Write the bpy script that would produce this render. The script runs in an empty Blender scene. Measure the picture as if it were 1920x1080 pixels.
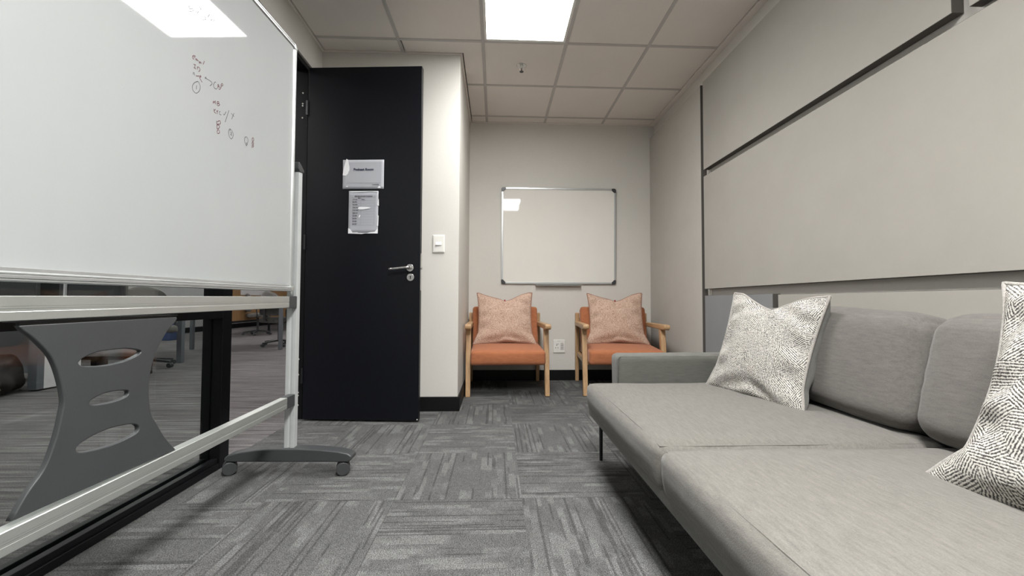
import bpy, bmesh, math, random
from mathutils import Vector, Matrix, noise

random.seed(7)
PI = math.pi
SC = bpy.context.scene
COL = SC.collection

# ------------------------------------------------------------------ camera, world, exposure
cam_data = bpy.data.cameras.new('camera')
cam = bpy.data.objects.new('camera', cam_data)
COL.objects.link(cam)
yaw, pitch, roll = .0389, .0324, .0038
cyw, syw, cpt, spt, crl, srl = math.cos(yaw), math.sin(yaw), math.cos(pitch), math.sin(pitch), math.cos(roll), math.sin(roll)
fw = Vector((syw * cpt, cyw * cpt, spt))
rt = Vector((cyw, -syw, 0))
up = rt.cross(fw)
R_ = rt * crl + up * srl
U_ = up * crl - rt * srl
M_ = Matrix((R_, U_, -fw)).transposed().to_4x4()
M_.translation = Vector((0, 0, .8032))
cam.matrix_world = M_
cam_data.sensor_width = 36
cam_data.lens = 781.0 / 1920 * 36
cam_data.clip_start = .02
SC.camera = cam

world = bpy.data.worlds.new('world')
world.use_nodes = True
world.node_tree.nodes['Background'].inputs[0].default_value = (.8, .85, .9, 1)
world.node_tree.nodes['Background'].inputs[1].default_value = .2
SC.world = world

SC.view_settings.view_transform = 'Standard'
SC.view_settings.look = 'None'
SC.view_settings.exposure = 0.1
SC.view_settings.gamma = 1.0
SC.view_settings.use_curve_mapping = False
PANEL_LIGHT = 18.0      # radiance of the room's ceiling light diffusers
LAMP_POWER = 17.0       # watts of the extra lamps added under the diffusers, thrown mostly downwards
LAMP_SPREAD = 140.0     # their beam angle in degrees
OFFICE_LIGHT = 13.0      # radiance of the unseen light panels added beyond the glass

# ------------------------------------------------------------------ node helpers
def srgb(r, g, b):
    f = lambda c: (c / 255) / 12.92 if c / 255 <= .04045 else ((c / 255 + .055) / 1.055) ** 2.4
    return (f(r), f(g), f(b), 1)

def new_mat(name):
    m = bpy.data.materials.new(name)
    m.use_nodes = True
    nt = m.node_tree
    return m, nt, nt.nodes['Principled BSDF']

def nd(nt, typ, ins=None, **props):
    n = nt.nodes.new(typ)
    for k, v in props.items():
        setattr(n, k, v)
    for k, v in (ins or {}).items():
        s = n.inputs[k]
        if isinstance(v, bpy.types.NodeSocket):
            nt.links.new(v, s)
        else:
            s.default_value = v
    return n

def mth(nt, op, a, b=0.0, c=None):
    ins = {0: a, 1: b}
    if c is not None:
        ins[2] = c
    return nd(nt, 'ShaderNodeMath', ins, operation=op).outputs[0]

def ramp(nt, fac, stops):
    n = nd(nt, 'ShaderNodeValToRGB', {0: fac})
    cr = n.color_ramp
    while len(cr.elements) < len(stops):
        cr.elements.new(.5)
    for e, (p, c) in zip(cr.elements, stops):
        e.position = p
        e.color = c if len(c) == 4 else (*c, 1)
    return n.outputs[0]

def mixc(nt, fac, a, b, mode='MIX'):
    n = nt.nodes.new('ShaderNodeMix')
    n.data_type = 'RGBA'
    n.blend_type = mode
    for i, v in ((0, fac), (6, a), (7, b)):
        if isinstance(v, bpy.types.NodeSocket):
            nt.links.new(v, n.inputs[i])
        else:
            n.inputs[i].default_value = v
    return n.outputs[2]

def ocoord(nt, scale=(1, 1, 1), rnd=0.0):
    tc = nd(nt, 'ShaderNodeTexCoord')
    v = tc.outputs['Object']
    mp = nd(nt, 'ShaderNodeMapping', {0: v})
    mp.inputs['Scale'].default_value = scale
    out = mp.outputs[0]
    if rnd:
        oi = nd(nt, 'ShaderNodeObjectInfo')
        k = mth(nt, 'MULTIPLY', oi.outputs['Random'], rnd)
        out = nd(nt, 'ShaderNodeVectorMath', {0: out, 1: k}, operation='ADD').outputs[0]
    return out

def bump(nt, bsdf, h, strength=.3, dist=.002):
    b = nd(nt, 'ShaderNodeBump', {'Strength': strength, 'Distance': dist, 'Height': h})
    nt.links.new(b.outputs[0], bsdf.inputs['Normal'])

def plain(name, col, rough=.5, metal=0.0, var=.06, scale=30, bmp=0.0, spec=.5):
    """Plain surface with a faint procedural unevenness in colour and, if asked, relief."""
    m, nt, b = new_mat(name)
    v = ocoord(nt, (1, 1, 1), 3.0)
    n1 = nd(nt, 'ShaderNodeTexNoise', {'Vector': v, 'Scale': scale * .2, 'Detail': 4.0})
    n2 = nd(nt, 'ShaderNodeTexNoise', {'Vector': v, 'Scale': scale * 8, 'Detail': 2.0})
    lo = tuple(c * (1 - var) for c in col[:3])
    hi = tuple(min(1, c * (1 + var)) for c in col[:3])
    f = mth(nt, 'ADD', mth(nt, 'MULTIPLY', n1.outputs[0], .7), mth(nt, 'MULTIPLY', n2.outputs[0], .3))
    c = ramp(nt, f, [(.3, lo), (.7, hi)])
    nt.links.new(c, b.inputs['Base Color'])
    b.inputs['Roughness'].default_value = rough
    b.inputs['Metallic'].default_value = metal
    b.inputs['Specular IOR Level'].default_value = spec
    if bmp:
        bump(nt, b, n2.outputs[0], bmp, .001)
    return m

def fabric(name, col, dark, scale=420, streak=(3, 14, 14), amt=.35, rough=.9, bmp=.35):
    """Woven cloth: long soft slubs over a fine weave."""
    m, nt, b = new_mat(name)
    n1 = nd(nt, 'ShaderNodeTexNoise', {'Vector': ocoord(nt, streak, 5.0), 'Scale': 4.0, 'Detail': 5.0, 'Roughness': .6})
    v = ocoord(nt, (1, 1, 1))
    n2 = nd(nt, 'ShaderNodeTexNoise', {'Vector': v, 'Scale': scale, 'Detail': 2.0})
    n3 = nd(nt, 'ShaderNodeTexNoise', {'Vector': ocoord(nt, tuple(s * 6 for s in streak), 9.0), 'Scale': 4.0, 'Detail': 3.0})
    f = mth(nt, 'ADD', mth(nt, 'MULTIPLY', n1.outputs[0], 1 - amt), mth(nt, 'MULTIPLY', n2.outputs[0], amt * .5))
    f = mth(nt, 'ADD', f, mth(nt, 'MULTIPLY', n3.outputs[0], amt * .5))
    c = ramp(nt, f, [(.34, dark), (.66, col)])
    nt.links.new(c, b.inputs['Base Color'])
    b.inputs['Roughness'].default_value = rough
    b.inputs['Specular IOR Level'].default_value = .15
    b.inputs['Sheen Weight'].default_value = .15
    bump(nt, b, n2.outputs[0], bmp, .0015)
    return m

def wood(name, c1, c2, axis=2, rough=.45):
    m, nt, b = new_mat(name)
    sc = [26, 26, 26]
    sc[axis] = 1.6
    n = nd(nt, 'ShaderNodeTexNoise', {'Vector': ocoord(nt, sc, 7.0), 'Scale': 2.2, 'Detail': 6.0, 'Roughness': .65, 'Distortion': .6})
    c = ramp(nt, n.outputs[0], [(.3, c1), (.7, c2)])
    nt.links.new(c, b.inputs['Base Color'])
    b.inputs['Roughness'].default_value = rough
    bump(nt, b, n.outputs[0], .15, .001)
    return m

# ------------------------------------------------------------------ materials
M = {}
M['wall'] = plain('wall_paint', (.64, .62, .58, 1), .7, var=.03, scale=8, bmp=.08)
M['panel'] = fabric('acoustic_cloth', (.335, .318, .288, 1), (.315, .298, .27, 1), 500, (1.2, 1.2, 1.2), .3, bmp=.15)
M['panel_dark'] = fabric('acoustic_cloth_narrow', (.44, .42, .385, 1), (.41, .39, .357, 1), 500, (1.2, 1.2, 1.2), .3, bmp=.15)
M['panel_grey'] = fabric('acoustic_cloth_grey', (.205, .209, .214, 1), (.19, .194, .198, 1), 500, (1.2, 1.2, 1.2), .3, bmp=.15)
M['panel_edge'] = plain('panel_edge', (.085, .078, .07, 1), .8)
M['ceiling_tile'] = plain('ceiling_board', (.80, .755, .705, 1), .85, var=.025, scale=20, bmp=.2)
M['tbar'] = plain('ceiling_bar', (.52, .50, .48, 1), .5)
M['plenum'] = plain('plenum', (.02, .02, .02, 1), .9)
M['black'] = plain('black_paint', (.006, .007, .009, 1), .42, var=.15)
M['frame_black'] = plain('black_frame', (.0045, .0048, .006, 1), .42, var=.1, spec=.25)
M['door'] = plain('black_door', (.0042, .0048, .0075, 1), .40, var=.15, scale=6, bmp=.05, spec=.22)
M['skirting'] = plain('black_skirting', (.0045, .0045, .005, 1), .45, spec=.25)
M['steel'] = plain('brushed_steel', (.62, .61, .60, 1), .25, 1.0, scale=60)
M['alu'] = plain('aluminium', (.55, .565, .57, 1), .34, .75, scale=40)
M['alu_post'] = plain('satin_aluminium', (.50, .52, .52, 1), .4, .2, scale=40)
M['alu_dull'] = plain('painted_aluminium', (.50, .52, .50, 1), .36, .7, scale=40)
M['grey_plastic'] = plain('grey_plastic', (.046, .049, .052, 1), .42, scale=40, bmp=.12)
M['dark_plastic'] = plain('dark_plastic', (.045, .047, .05, 1), .35)
M['tyre'] = plain('castor_tyre', (.05, .052, .055, 1), .4)
M['white_plastic'] = plain('white_plastic', (.80, .79, .75, 1), .3, var=.02)
M['hole'] = plain('dark_hole', (.012, .011, .01, 1), .6)
M['paper'] = plain('paper', (.42, .432, .47, 1), .35, var=.04)
M['tape_glare'] = plain('white_tape_glare', (.86, .87, .90, 1), .15, var=.05, scale=60, bmp=.8)  # white stands for the glint on clear tape
M['ink'] = plain('navy_ink', (.008, .013, .05, 1), .6)
M['ink_grey'] = plain('grey_ink', (.07, .07, .08, 1), .6)
M['line_ink'] = plain('table_line_ink', (.25, .26, .29, 1), .6)
M['marker_red'] = plain('red_marker', (.085, .012, .020, 1), .5, var=.3, scale=200)
M['marker_black'] = plain('black_marker', (.032, .03, .036, 1), .5, var=.3, scale=200)
M['sofa'] = fabric('sofa_cloth', (.178, .169, .153, 1), (.098, .093, .085, 1), 420, (34, 6, 34), .55)
M['sofa_back'] = fabric('sofa_back_cloth', (.152, .142, .132, 1), (.094, .088, .082, 1), 420, (34, 6, 34), .5)
M['sofa_arm'] = fabric('sofa_arm_cloth', (.135, .135, .122, 1), (.098, .098, .089, 1), 520, (5, 26, 26), .4)
M['sofa_base'] = fabric('sofa_base_cloth', (.17, .166, .155, 1), (.13, .127, .118, 1), 520, (5, 26, 26), .4)
M['orange'] = fabric('orange_cloth', (.44, .165, .078, 1), (.33, .12, .056, 1), 600, (5, 18, 18), .4)
M['oak'] = wood('oak_leg', (.36, .21, .10, 1), (.54, .36, .20, 1), 2)
M['oak_y'] = wood('oak_arm', (.36, .21, .10, 1), (.54, .36, .20, 1), 1)
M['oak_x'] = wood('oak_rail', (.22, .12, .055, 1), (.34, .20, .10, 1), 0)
M['office_wood'] = wood('office_timber', (.27, .145, .06, 1), (.42, .25, .115, 1), 2, .5)
M['office_white'] = plain('office_white', (.74, .73, .74, 1), .5, var=.02)
M['office_grey'] = plain('office_steel_grey', (.13, .14, .155, 1), .45)
M['office_cloth'] = fabric('office_chair_cloth', (.16, .155, .145, 1), (.12, .115, .108, 1), 400, (8, 8, 8))
M['office_wall'] = plain('office_wall', (.46, .455, .45, 1), .75, var=.03)
M['screen'] = plain('dark_screen', (.012, .013, .018, 1), .12)
M['brown_leather'] = plain('dark_brown_leather', (.011, .0075, .007, 1), .55, var=.8, scale=40, bmp=.9)
M['navy_cloth'] = fabric('navy_cloth', (.022, .026, .05, 1), (.010, .012, .022, 1), 300, (9, 9, 9))
M['blue_bin'] = plain('blue_plastic', (.06, .09, .20, 1), .5)
M['pipe_pale'] = fabric('pale_piping', (.42, .40, .37, 1), (.20, .19, .18, 1), 300, (60, 60, 60), .5)
M['pillow_back'] = fabric('pillow_back_cloth', (.20, .20, .185, 1), (.155, .155, .142, 1), 520, (8, 8, 8))
M['rack_brown'] = wood('dark_rack_wood', (.012, .007, .006, 1), (.022, .013, .010, 1), 0)
M['red_tag'] = plain('red_tag', (.30, .03, .03, 1), .7)

def whiteboard_mat(name, col, rough):
    m, nt, b = new_mat(name)
    n = nd(nt, 'ShaderNodeTexNoise', {'Vector': ocoord(nt, (1, 1.2, .5)), 'Scale': 2.4, 'Detail': 5.0, 'Roughness': .55})
    c = ramp(nt, n.outputs[0], [(.3, tuple(x * .955 for x in col)), (.7, col)])
    nt.links.new(c, b.inputs['Base Color'])
    b.inputs['Roughness'].default_value = rough
    n2 = nd(nt, 'ShaderNodeTexNoise', {'Vector': ocoord(nt, (1, 1, 1)), 'Scale': 5.0, 'Detail': 1.0})
    bump(nt, b, n2.outputs[0], .012, .01)
    return m
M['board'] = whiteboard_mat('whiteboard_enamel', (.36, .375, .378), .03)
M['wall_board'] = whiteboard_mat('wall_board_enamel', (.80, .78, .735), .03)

def tweed():
    m, nt, b = new_mat('pink_tweed')
    v = ocoord(nt)
    n = nd(nt, 'ShaderNodeTexNoise', {'Vector': v, 'Scale': 170.0, 'Detail': 3.0, 'Roughness': .7})
    n2 = nd(nt, 'ShaderNodeTexNoise', {'Vector': v, 'Scale': 14.0, 'Detail': 3.0})
    f = mth(nt, 'ADD', mth(nt, 'MULTIPLY', n.outputs[0], .93), mth(nt, 'MULTIPLY', n2.outputs[0], .07))
    c = ramp(nt, f, [(.36, (.25, .15, .11)), (.5, (.50, .35, .272)), (.64, (.67, .525, .435))])
    nt.links.new(c, b.inputs['Base Color'])
    b.inputs['Roughness'].default_value = .95
    b.inputs['Specular IOR Level'].default_value = .1
    bump(nt, b, n.outputs[0], .4, .002)
    return m
M['tweed'] = tweed()
M['tweed_edge'] = plain('tweed_edge', (.30, .155, .115, 1), .9)

def hatch():
    """Patches of short dark strokes lying at different angles on cream cloth."""
    m, nt, b = new_mat('hatched_cloth')
    tc = nd(nt, 'ShaderNodeTexCoord')
    sx = nd(nt, 'ShaderNodeSeparateXYZ', {0: tc.outputs['Object']})
    wob = nd(nt, 'ShaderNodeTexNoise', {'Vector': tc.outputs['Object'], 'Scale': 150.0, 'Detail': 1.0})
    p = nd(nt, 'ShaderNodeCombineXYZ', {0: sx.outputs[0], 1: sx.outputs[2], 2: 0.0}).outputs[0]
    vo = nd(nt, 'ShaderNodeTexVoronoi', {'Vector': p, 'Scale': 21.0}, voronoi_dimensions='2D')
    vc = nd(nt, 'ShaderNodeSeparateColor', {0: vo.outputs['Color']})
    ang = mth(nt, 'MULTIPLY', mth(nt, 'FLOOR', mth(nt, 'MULTIPLY', vc.outputs[0], 5.0)), .62)
    ang = mth(nt, 'ADD', ang, .35)
    ca, sa = mth(nt, 'COSINE', ang), mth(nt, 'SINE', ang)
    s = mth(nt, 'ADD', mth(nt, 'MULTIPLY', sx.outputs[0], ca), mth(nt, 'MULTIPLY', sx.outputs[2], sa))
    s = mth(nt, 'ADD', mth(nt, 'MULTIPLY', s, 1050.0), mth(nt, 'MULTIPLY', wob.outputs[0], 1.6))
    st = mth(nt, 'SINE', s)
    n = nd(nt, 'ShaderNodeTexNoise', {'Vector': tc.outputs['Object'], 'Scale': 260.0, 'Detail': 2.0})
    f = mth(nt, 'ADD', mth(nt, 'MULTIPLY', st, .17), n.outputs[0])
    c = ramp(nt, f, [(.33, (.06, .056, .054)), (.47, (.27, .26, .245)), (.60, (.56, .54, .50))])
    nt.links.new(c, b.inputs['Base Color'])
    b.inputs['Roughness'].default_value = .95
    b.inputs['Specular IOR Level'].default_value = .1
    bump(nt, b, f, .5, .002)
    return m
M['hatch'] = hatch()

def carpet():
    """One carpet tile: pale dashes and dark lines running along its local Y over a grey loop pile."""
    m, nt, b = new_mat('carpet_tile')
    tc = nd(nt, 'ShaderNodeTexCoord')
    oi = nd(nt, 'ShaderNodeObjectInfo')
    rnd = mth(nt, 'MULTIPLY', oi.outputs['Random'], 37.0)
    s = nd(nt, 'ShaderNodeSeparateXYZ', {0: tc.outputs['Object']})
    x, y = s.outputs[0], s.outputs[1]
    def band(freq, yf, seed):
        k = mth(nt, 'FLOOR', mth(nt, 'MULTIPLY', x, freq))
        w = nd(nt, 'ShaderNodeTexWhiteNoise', {'Vector': nd(nt, 'ShaderNodeCombineXYZ', {0: k, 1: mth(nt, 'ADD', rnd, seed), 2: seed}).outputs[0]})
        yy = mth(nt, 'ADD', mth(nt, 'MULTIPLY', y, yf), mth(nt, 'MULTIPLY', w.outputs['Value'], 90.0))
        return w.outputs['Value'], nd(nt, 'ShaderNodeTexNoise', {'W': yy, 'Scale': 1.0, 'Detail': 1.0}, noise_dimensions='1D').outputs[0]
    w1, n1 = band(38.0, 3.4, 1.3)
    w1b, n1b = band(16.0, 3.0, 9.1)
    w2, n2 = band(120.0, 3.2, 4.7)
    pale = nd(nt, 'ShaderNodeMapRange', {0: mth(nt, 'ADD', n1, mth(nt, 'MULTIPLY', w1, .16)), 1: .62, 2: .71}).outputs[0]
    pale2 = nd(nt, 'ShaderNodeMapRange', {0: n1b, 1: .5, 2: .66}).outputs[0]
    dark = nd(nt, 'ShaderNodeMapRange', {0: mth(nt, 'ADD', mth(nt, 'MULTIPLY', w2, .8), mth(nt, 'MULTIPLY', n2, .5)), 1: .92, 2: .97}).outputs[0]
    fine = nd(nt, 'ShaderNodeTexNoise', {'Vector': tc.outputs['Object'], 'Scale': 260.0, 'Detail': 4.0, 'Roughness': .8})
    mid = nd(nt, 'ShaderNodeTexNoise', {'Vector': tc.outputs['Object'], 'Scale': 55.0, 'Detail': 3.0})
    base = mixc(nt, pale2, (.094, .094, .094, 1), (.114, .114, .113, 1))
    c = mixc(nt, mth(nt, 'MULTIPLY', pale, .6), base, (.166, .166, .165, 1))
    c = mixc(nt, mth(nt, 'MULTIPLY', dark, .6), c, (.044, .043, .044, 1))
    g = nd(nt, 'ShaderNodeMapRange', {0: fine.outputs[0], 1: .38, 2: .62, 3: .25, 4: 1.75}).outputs[0]
    g2 = nd(nt, 'ShaderNodeMapRange', {0: mid.outputs[0], 1: .3, 2: .7, 3: .85, 4: 1.15}).outputs[0]
    c = mixc(nt, 1.0, c, mth(nt, 'MULTIPLY', g, g2), 'MULTIPLY')
    nt.links.new(c, b.inputs['Base Color'])
    b.inputs['Roughness'].default_value = .95
    b.inputs['Specular IOR Level'].default_value = .1
    bump(nt, b, fine.outputs[0], .6, .003)
    return m
M['carpet'] = carpet()

def office_carpet():
    m, nt, b = new_mat('office_carpet')
    n = nd(nt, 'ShaderNodeTexNoise', {'Vector': ocoord(nt, (1.1, 26, 1)), 'Scale': 1.3, 'Detail': 6.0, 'Roughness': .75})
    f = nd(nt, 'ShaderNodeTexNoise', {'Vector': ocoord(nt, (1, 1, 1)), 'Scale': 260.0, 'Detail': 2.0})
    c = ramp(nt, n.outputs[0], [(.36, (.058, .053, .056)), (.5, (.122, .114, .115)), (.64, (.235, .22, .22))])
    g = nd(nt, 'ShaderNodeMapRange', {0: f.outputs[0], 1: .33, 2: .67, 3: .6, 4: 1.4}).outputs[0]
    c = mixc(nt, 1.0, c, g, 'MULTIPLY')
    nt.links.new(c, b.inputs['Base Color'])
    b.inputs['Roughness'].default_value = .95
    bump(nt, b, f.outputs[0], .5, .003)
    return m
M['office_carpet'] = office_carpet()

def glass():
    m = bpy.data.materials.new('clear_glass')
    m.use_nodes = True
    nt = m.node_tree
    nt.nodes.remove(nt.nodes['Principled BSDF'])
    tr = nd(nt, 'ShaderNodeBsdfTransparent', {0: (.90, .93, .92, 1)})
    gl = nd(nt, 'ShaderNodeBsdfGlossy', {0: (1, 1, 1, 1), 'Roughness': .02})
    bf = nd(nt, 'ShaderNodeNewGeometry').outputs['Backfacing']
    fr = nd(nt, 'ShaderNodeFresnel', {0: mth(nt, 'MULTIPLY_ADD', bf, 1 / 1.45 - 1.45, 1.45)})   # same sheen on both faces of the pane
    mx = nd(nt, 'ShaderNodeMixShader', {0: fr.outputs[0], 1: tr.outputs[0], 2: gl.outputs[0]})
    nt.links.new(mx.outputs[0], nt.nodes['Material Output'].inputs[0])
    return m
M['glass'] = glass()

def emitter(name, col, strength):
    m = bpy.data.materials.new(name)
    m.use_nodes = True
    nt = m.node_tree
    nt.nodes.remove(nt.nodes['Principled BSDF'])
    e = nd(nt, 'ShaderNodeEmission', {0: col, 1: strength})
    nt.links.new(e.outputs[0], nt.nodes['Material Output'].inputs[0])
    return m
M['light'] = emitter('light_diffuser', (1, .99, .965, 1), PANEL_LIGHT)
M['light_boost'] = emitter('light_diffuser_boost', (1, .99, .965, 1), PANEL_LIGHT * 1.9)  # raised glow for the unseen panel overhead
M['office_light'] = emitter('office_light_diffuser', (1, .98, .96, 1), OFFICE_LIGHT)

# ------------------------------------------------------------------ mesh helpers
class MB:
    """Collects shapes and links them as ONE mesh object."""
    def __init__(self):
        self.v, self.f = [], []
    def add(self, vs, fs):
        o = len(self.v)
        self.v += [tuple(p) for p in vs]
        self.f += [tuple(i + o for i in q) for q in fs]
        return self
    def box(self, x0, x1, y0, y1, z0, z1):
        return self.hexa([(x0, y0, z0), (x1, y0, z0), (x1, y1, z0), (x0, y1, z0)],
                         [(x0, y0, z1), (x1, y0, z1), (x1, y1, z1), (x0, y1, z1)])
    def hexa(self, lo, hi):
        return self.add(list(lo) + list(hi), [(3, 2, 1, 0), (4, 5, 6, 7), (0, 1, 5, 4), (1, 2, 6, 5), (2, 3, 7, 6), (3, 0, 4, 7)])
    def bar(self, a, b, w, d, w2=None, d2=None, ref=(0, 1, 0)):
        """square bar from a to b; w across, d along ref"""
        a, b = Vector(a), Vector(b)
        t = (b - a).normalized()
        r = Vector(ref)
        r = (r - t * r.dot(t)).normalized()
        s = t.cross(r)
        w2, d2 = w2 or w, d2 or d
        q = lambda c, ww, dd: [c - s * ww / 2 - r * dd / 2, c + s * ww / 2 - r * dd / 2, c + s * ww / 2 + r * dd / 2, c - s * ww / 2 + r * dd / 2]
        lo, hi = q(a, w, d), q(b, w2, d2)
        n = (lo[1] - lo[0]).cross(lo[3] - lo[0])
        if n.dot(t) < 0:
            lo.reverse(); hi.reverse()
        return self.hexa(lo, hi)
    def cyl(self, a, b, r, r2=None, n=20):
        a, b = Vector(a), Vector(b)
        t = (b - a).normalized()
        h = Vector((1, 0, 0)) if abs(t.x) < .9 else Vector((0, 1, 0))
        u = t.cross(h).normalized()
        w = t.cross(u)
        r2 = r if r2 is None else r2
        vs = []
        for c, rr in ((a, r), (b, r2)):
            for i in range(n):
                k = 2 * PI * i / n
                vs.append(c + u * (rr * math.cos(k)) + w * (rr * math.sin(k)))
        fs = [(i, (i + 1) % n, n + (i + 1) % n, n + i) for i in range(n)]
        fs += [tuple(reversed(range(n))), tuple(range(n, 2 * n))]
        return self.add(vs, fs)
    def tube(self, pts, r, n=8, closed=False):
        pts = [Vector(p) for p in pts]
        m = len(pts)
        vs, fs = [], []
        pu = None
        for i, p in enumerate(pts):
            a = pts[i - 1] if (i > 0 or closed) else p
            b = pts[(i + 1) % m] if (i < m - 1 or closed) else p
            t = (b - a).normalized()
            if pu is None:
                h = Vector((0, 0, 1)) if abs(t.z) < .9 else Vector((1, 0, 0))
                pu = t.cross(h).normalized()
            u = (pu - t * pu.dot(t)).normalized()
            pu = u
            w = t.cross(u)
            for k in range(n):
                an = 2 * PI * k / n
                vs.append(p + u * (r * math.cos(an)) + w * (r * math.sin(an)))
        rng = m if closed else m - 1
        for i in range(rng):
            j = (i + 1) % m
            for k in range(n):
                fs.append((i * n + k, i * n + (k + 1) % n, j * n + (k + 1) % n, j * n + k))
        if not closed:
            fs.append(tuple(reversed(range(n))))
            fs.append(tuple(range((m - 1) * n, m * n)))
        return self.add(vs, fs)
    def prism(self, outline, fn0, fn1):
        """solid between two images of a 2D outline"""
        n = len(outline)
        vs = [fn0(p) for p in outline] + [fn1(p) for p in outline]
        fs = [tuple(reversed(range(n))), tuple(range(n, 2 * n))] + [(i, (i + 1) % n, n + (i + 1) % n, n + i) for i in range(n)]
        return self.add(vs, fs)
    def build(self, name, mat, parent=None, bevel=0.0, seg=2, smooth=False, loc=None, rotz=0.0):
        me = bpy.data.meshes.new(name)
        me.from_pydata(self.v, [], self.f)
        me.update()
        bm = bmesh.new()
        bm.from_mesh(me)
        bmesh.ops.recalc_face_normals(bm, faces=bm.faces)
        bm.to_mesh(me)
        bm.free()
        return link(name, me, mat, parent, bevel, seg, smooth, loc, rotz)

def link(name, me, mat, parent=None, bevel=0.0, seg=2, smooth=False, loc=None, rotz=0.0):
    if mat is not None and not me.materials:
        me.materials.append(mat if not isinstance(mat, str) else M[mat])
    o = bpy.data.objects.new(name, me)
    COL.objects.link(o)
    if parent is not None:
        o.parent = parent
    if loc is not None:
        o.location = loc
    if rotz:
        o.rotation_euler = (0, 0, rotz)
    if smooth:
        for p in me.polygons:
            p.use_smooth = True
    if bevel:
        b = o.modifiers.new('bevel', 'BEVEL')
        b.width = bevel
        b.segments = seg
        b.limit_method = 'ANGLE'
        b.angle_limit = .6
        b.harden_normals = False
        for p in me.polygons:
            p.use_smooth = True
        w = o.modifiers.new('normals', 'WEIGHTED_NORMAL')
        w.keep_sharp = True
    return o

def thing(name, label, cat, loc=(0, 0, 0), rotz=0.0, group=None):
    o = bpy.data.objects.new(name, None)
    o.empty_display_size = .1
    COL.objects.link(o)
    o.location = loc
    o.rotation_euler = (0, 0, rotz)
    return tag(o, label, cat, group)

def tag(o, label, cat, group=None):
    o['label'] = label
    o['category'] = cat
    if group:
        o['group'] = group
    return o

def struct(o):
    o['kind'] = 'structure'
    return o

def dup(root, loc, rotz, label, group=None):
    r = root.copy()
    COL.objects.link(r)
    r.location = loc
    r.rotation_euler = (0, 0, rotz)
    r['label'] = label
    if group:
        r['group'] = group
    for ch in list(root.children):
        c = ch.copy()
        COL.objects.link(c)
        c.parent = r
        for g in list(ch.children):
            d = g.copy()
            COL.objects.link(d)
            d.parent = c
    return r

def soft_box(hx, hy, hz, r, top=0.0, bottom=0.0, side=0.0, front=0.0, cuts=13, wr=0.0, seed=0.0, fn=None):
    """rounded, slightly stuffed box centred on the origin"""
    bm = bmesh.new()
    bmesh.ops.create_cube(bm, size=2)
    bmesh.ops.subdivide_edges(bm, edges=bm.edges[:], cuts=cuts, use_grid_fill=True)
    warp = lambda t: math.copysign(1 - (1 - abs(t)) ** 1.55, t)
    H = Vector((hx, hy, hz))
    for v in bm.verts:
        p = Vector([warp(t) for t in v.co])
        P = Vector((p.x * hx, p.y * hy, p.z * hz))
        inner = Vector([max(-(H[i] - r), min(H[i] - r, P[i])) for i in range(3)])
        d = P - inner
        nrm = d.normalized() if d.length > 1e-6 else Vector((0, 0, 0))
        if d.length > 1e-6:
            P = inner + nrm * r
        fx, fy, fz = 1 - p.x ** 2, 1 - p.y ** 2, 1 - p.z ** 2
        P.z += top * fx * fy * max(0, p.z) - bottom * fx * fy * max(0, -p.z)
        P.x += side * fy * fz * p.x
        P.y += front * fx * fz * p.y
        if wr:
            P += nrm * wr * noise.noise(P * 9 + Vector((seed, seed * 2, 0)))
        if fn:
            P = fn(P, p)
        v.co = P
    bmesh.ops.recalc_face_normals(bm, faces=bm.faces)
    me = bpy.data.meshes.new('soft')
    bm.to_mesh(me)
    bm.free()
    return me

def soft(name, mat, parent, loc, *a, rot=None, **k):
    me = soft_box(*a, **k)
    me.name = name
    o = link(name, me, mat, parent, smooth=True, loc=loc)
    if rot:
        o.rotation_euler = rot
    return o

def curve_mesh(name, splines, depth, mat, parent):
    """flat outline with holes, given in the local YZ plane, made solid along X"""
    cu = bpy.data.curves.new(name, 'CURVE')
    cu.dimensions = '2D'
    cu.fill_mode = 'BOTH'
    cu.extrude = depth / 2 - .0025
    cu.bevel_depth = .0025
    cu.bevel_resolution = 2
    for pts in splines:
        sp = cu.splines.new('POLY')
        sp.points.add(len(pts) - 1)
        for p, q in zip(sp.points, pts):
            p.co = (q[0], q[1], 0, 1)
        sp.use_cyclic_u = True
    tmp = bpy.data.objects.new(name, cu)
    COL.objects.link(tmp)
    dg = bpy.context.evaluated_depsgraph_get()
    me = bpy.data.meshes.new_from_object(tmp.evaluated_get(dg))
    bpy.data.objects.remove(tmp)
    for v in me.vertices:
        a, b, c = v.co
        v.co = (c, a, b)
    me.name = name
    return link(name, me, mat, parent)

def text_mesh(s, size, bold=0.0):
    cu = bpy.data.curves.new('text', 'FONT')
    cu.body = s
    cu.size = size
    cu.offset = bold
    cu.extrude = .00015
    cu.align_x = 'LEFT'
    tmp = bpy.data.objects.new('text', cu)
    COL.objects.link(tmp)
    dg = bpy.context.evaluated_depsgraph_get()
    me = bpy.data.meshes.new_from_object(tmp.evaluated_get(dg))
    bpy.data.objects.remove(tmp)
    return me

def smooth_loop(pts, n=6):
    """closed Catmull-Rom through the points"""
    out = []
    m = len(pts)
    for i in range(m):
        p0, p1, p2, p3 = (Vector(pts[(i + k - 1) % m]) for k in range(4))
        for j in range(n):
            t = j / n
            out.append(.5 * ((2 * p1) + (p2 - p0) * t + (2 * p0 - 5 * p1 + 4 * p2 - p3) * t * t + (3 * p1 - p0 - 3 * p2 + p3) * t ** 3))
    return out

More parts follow.
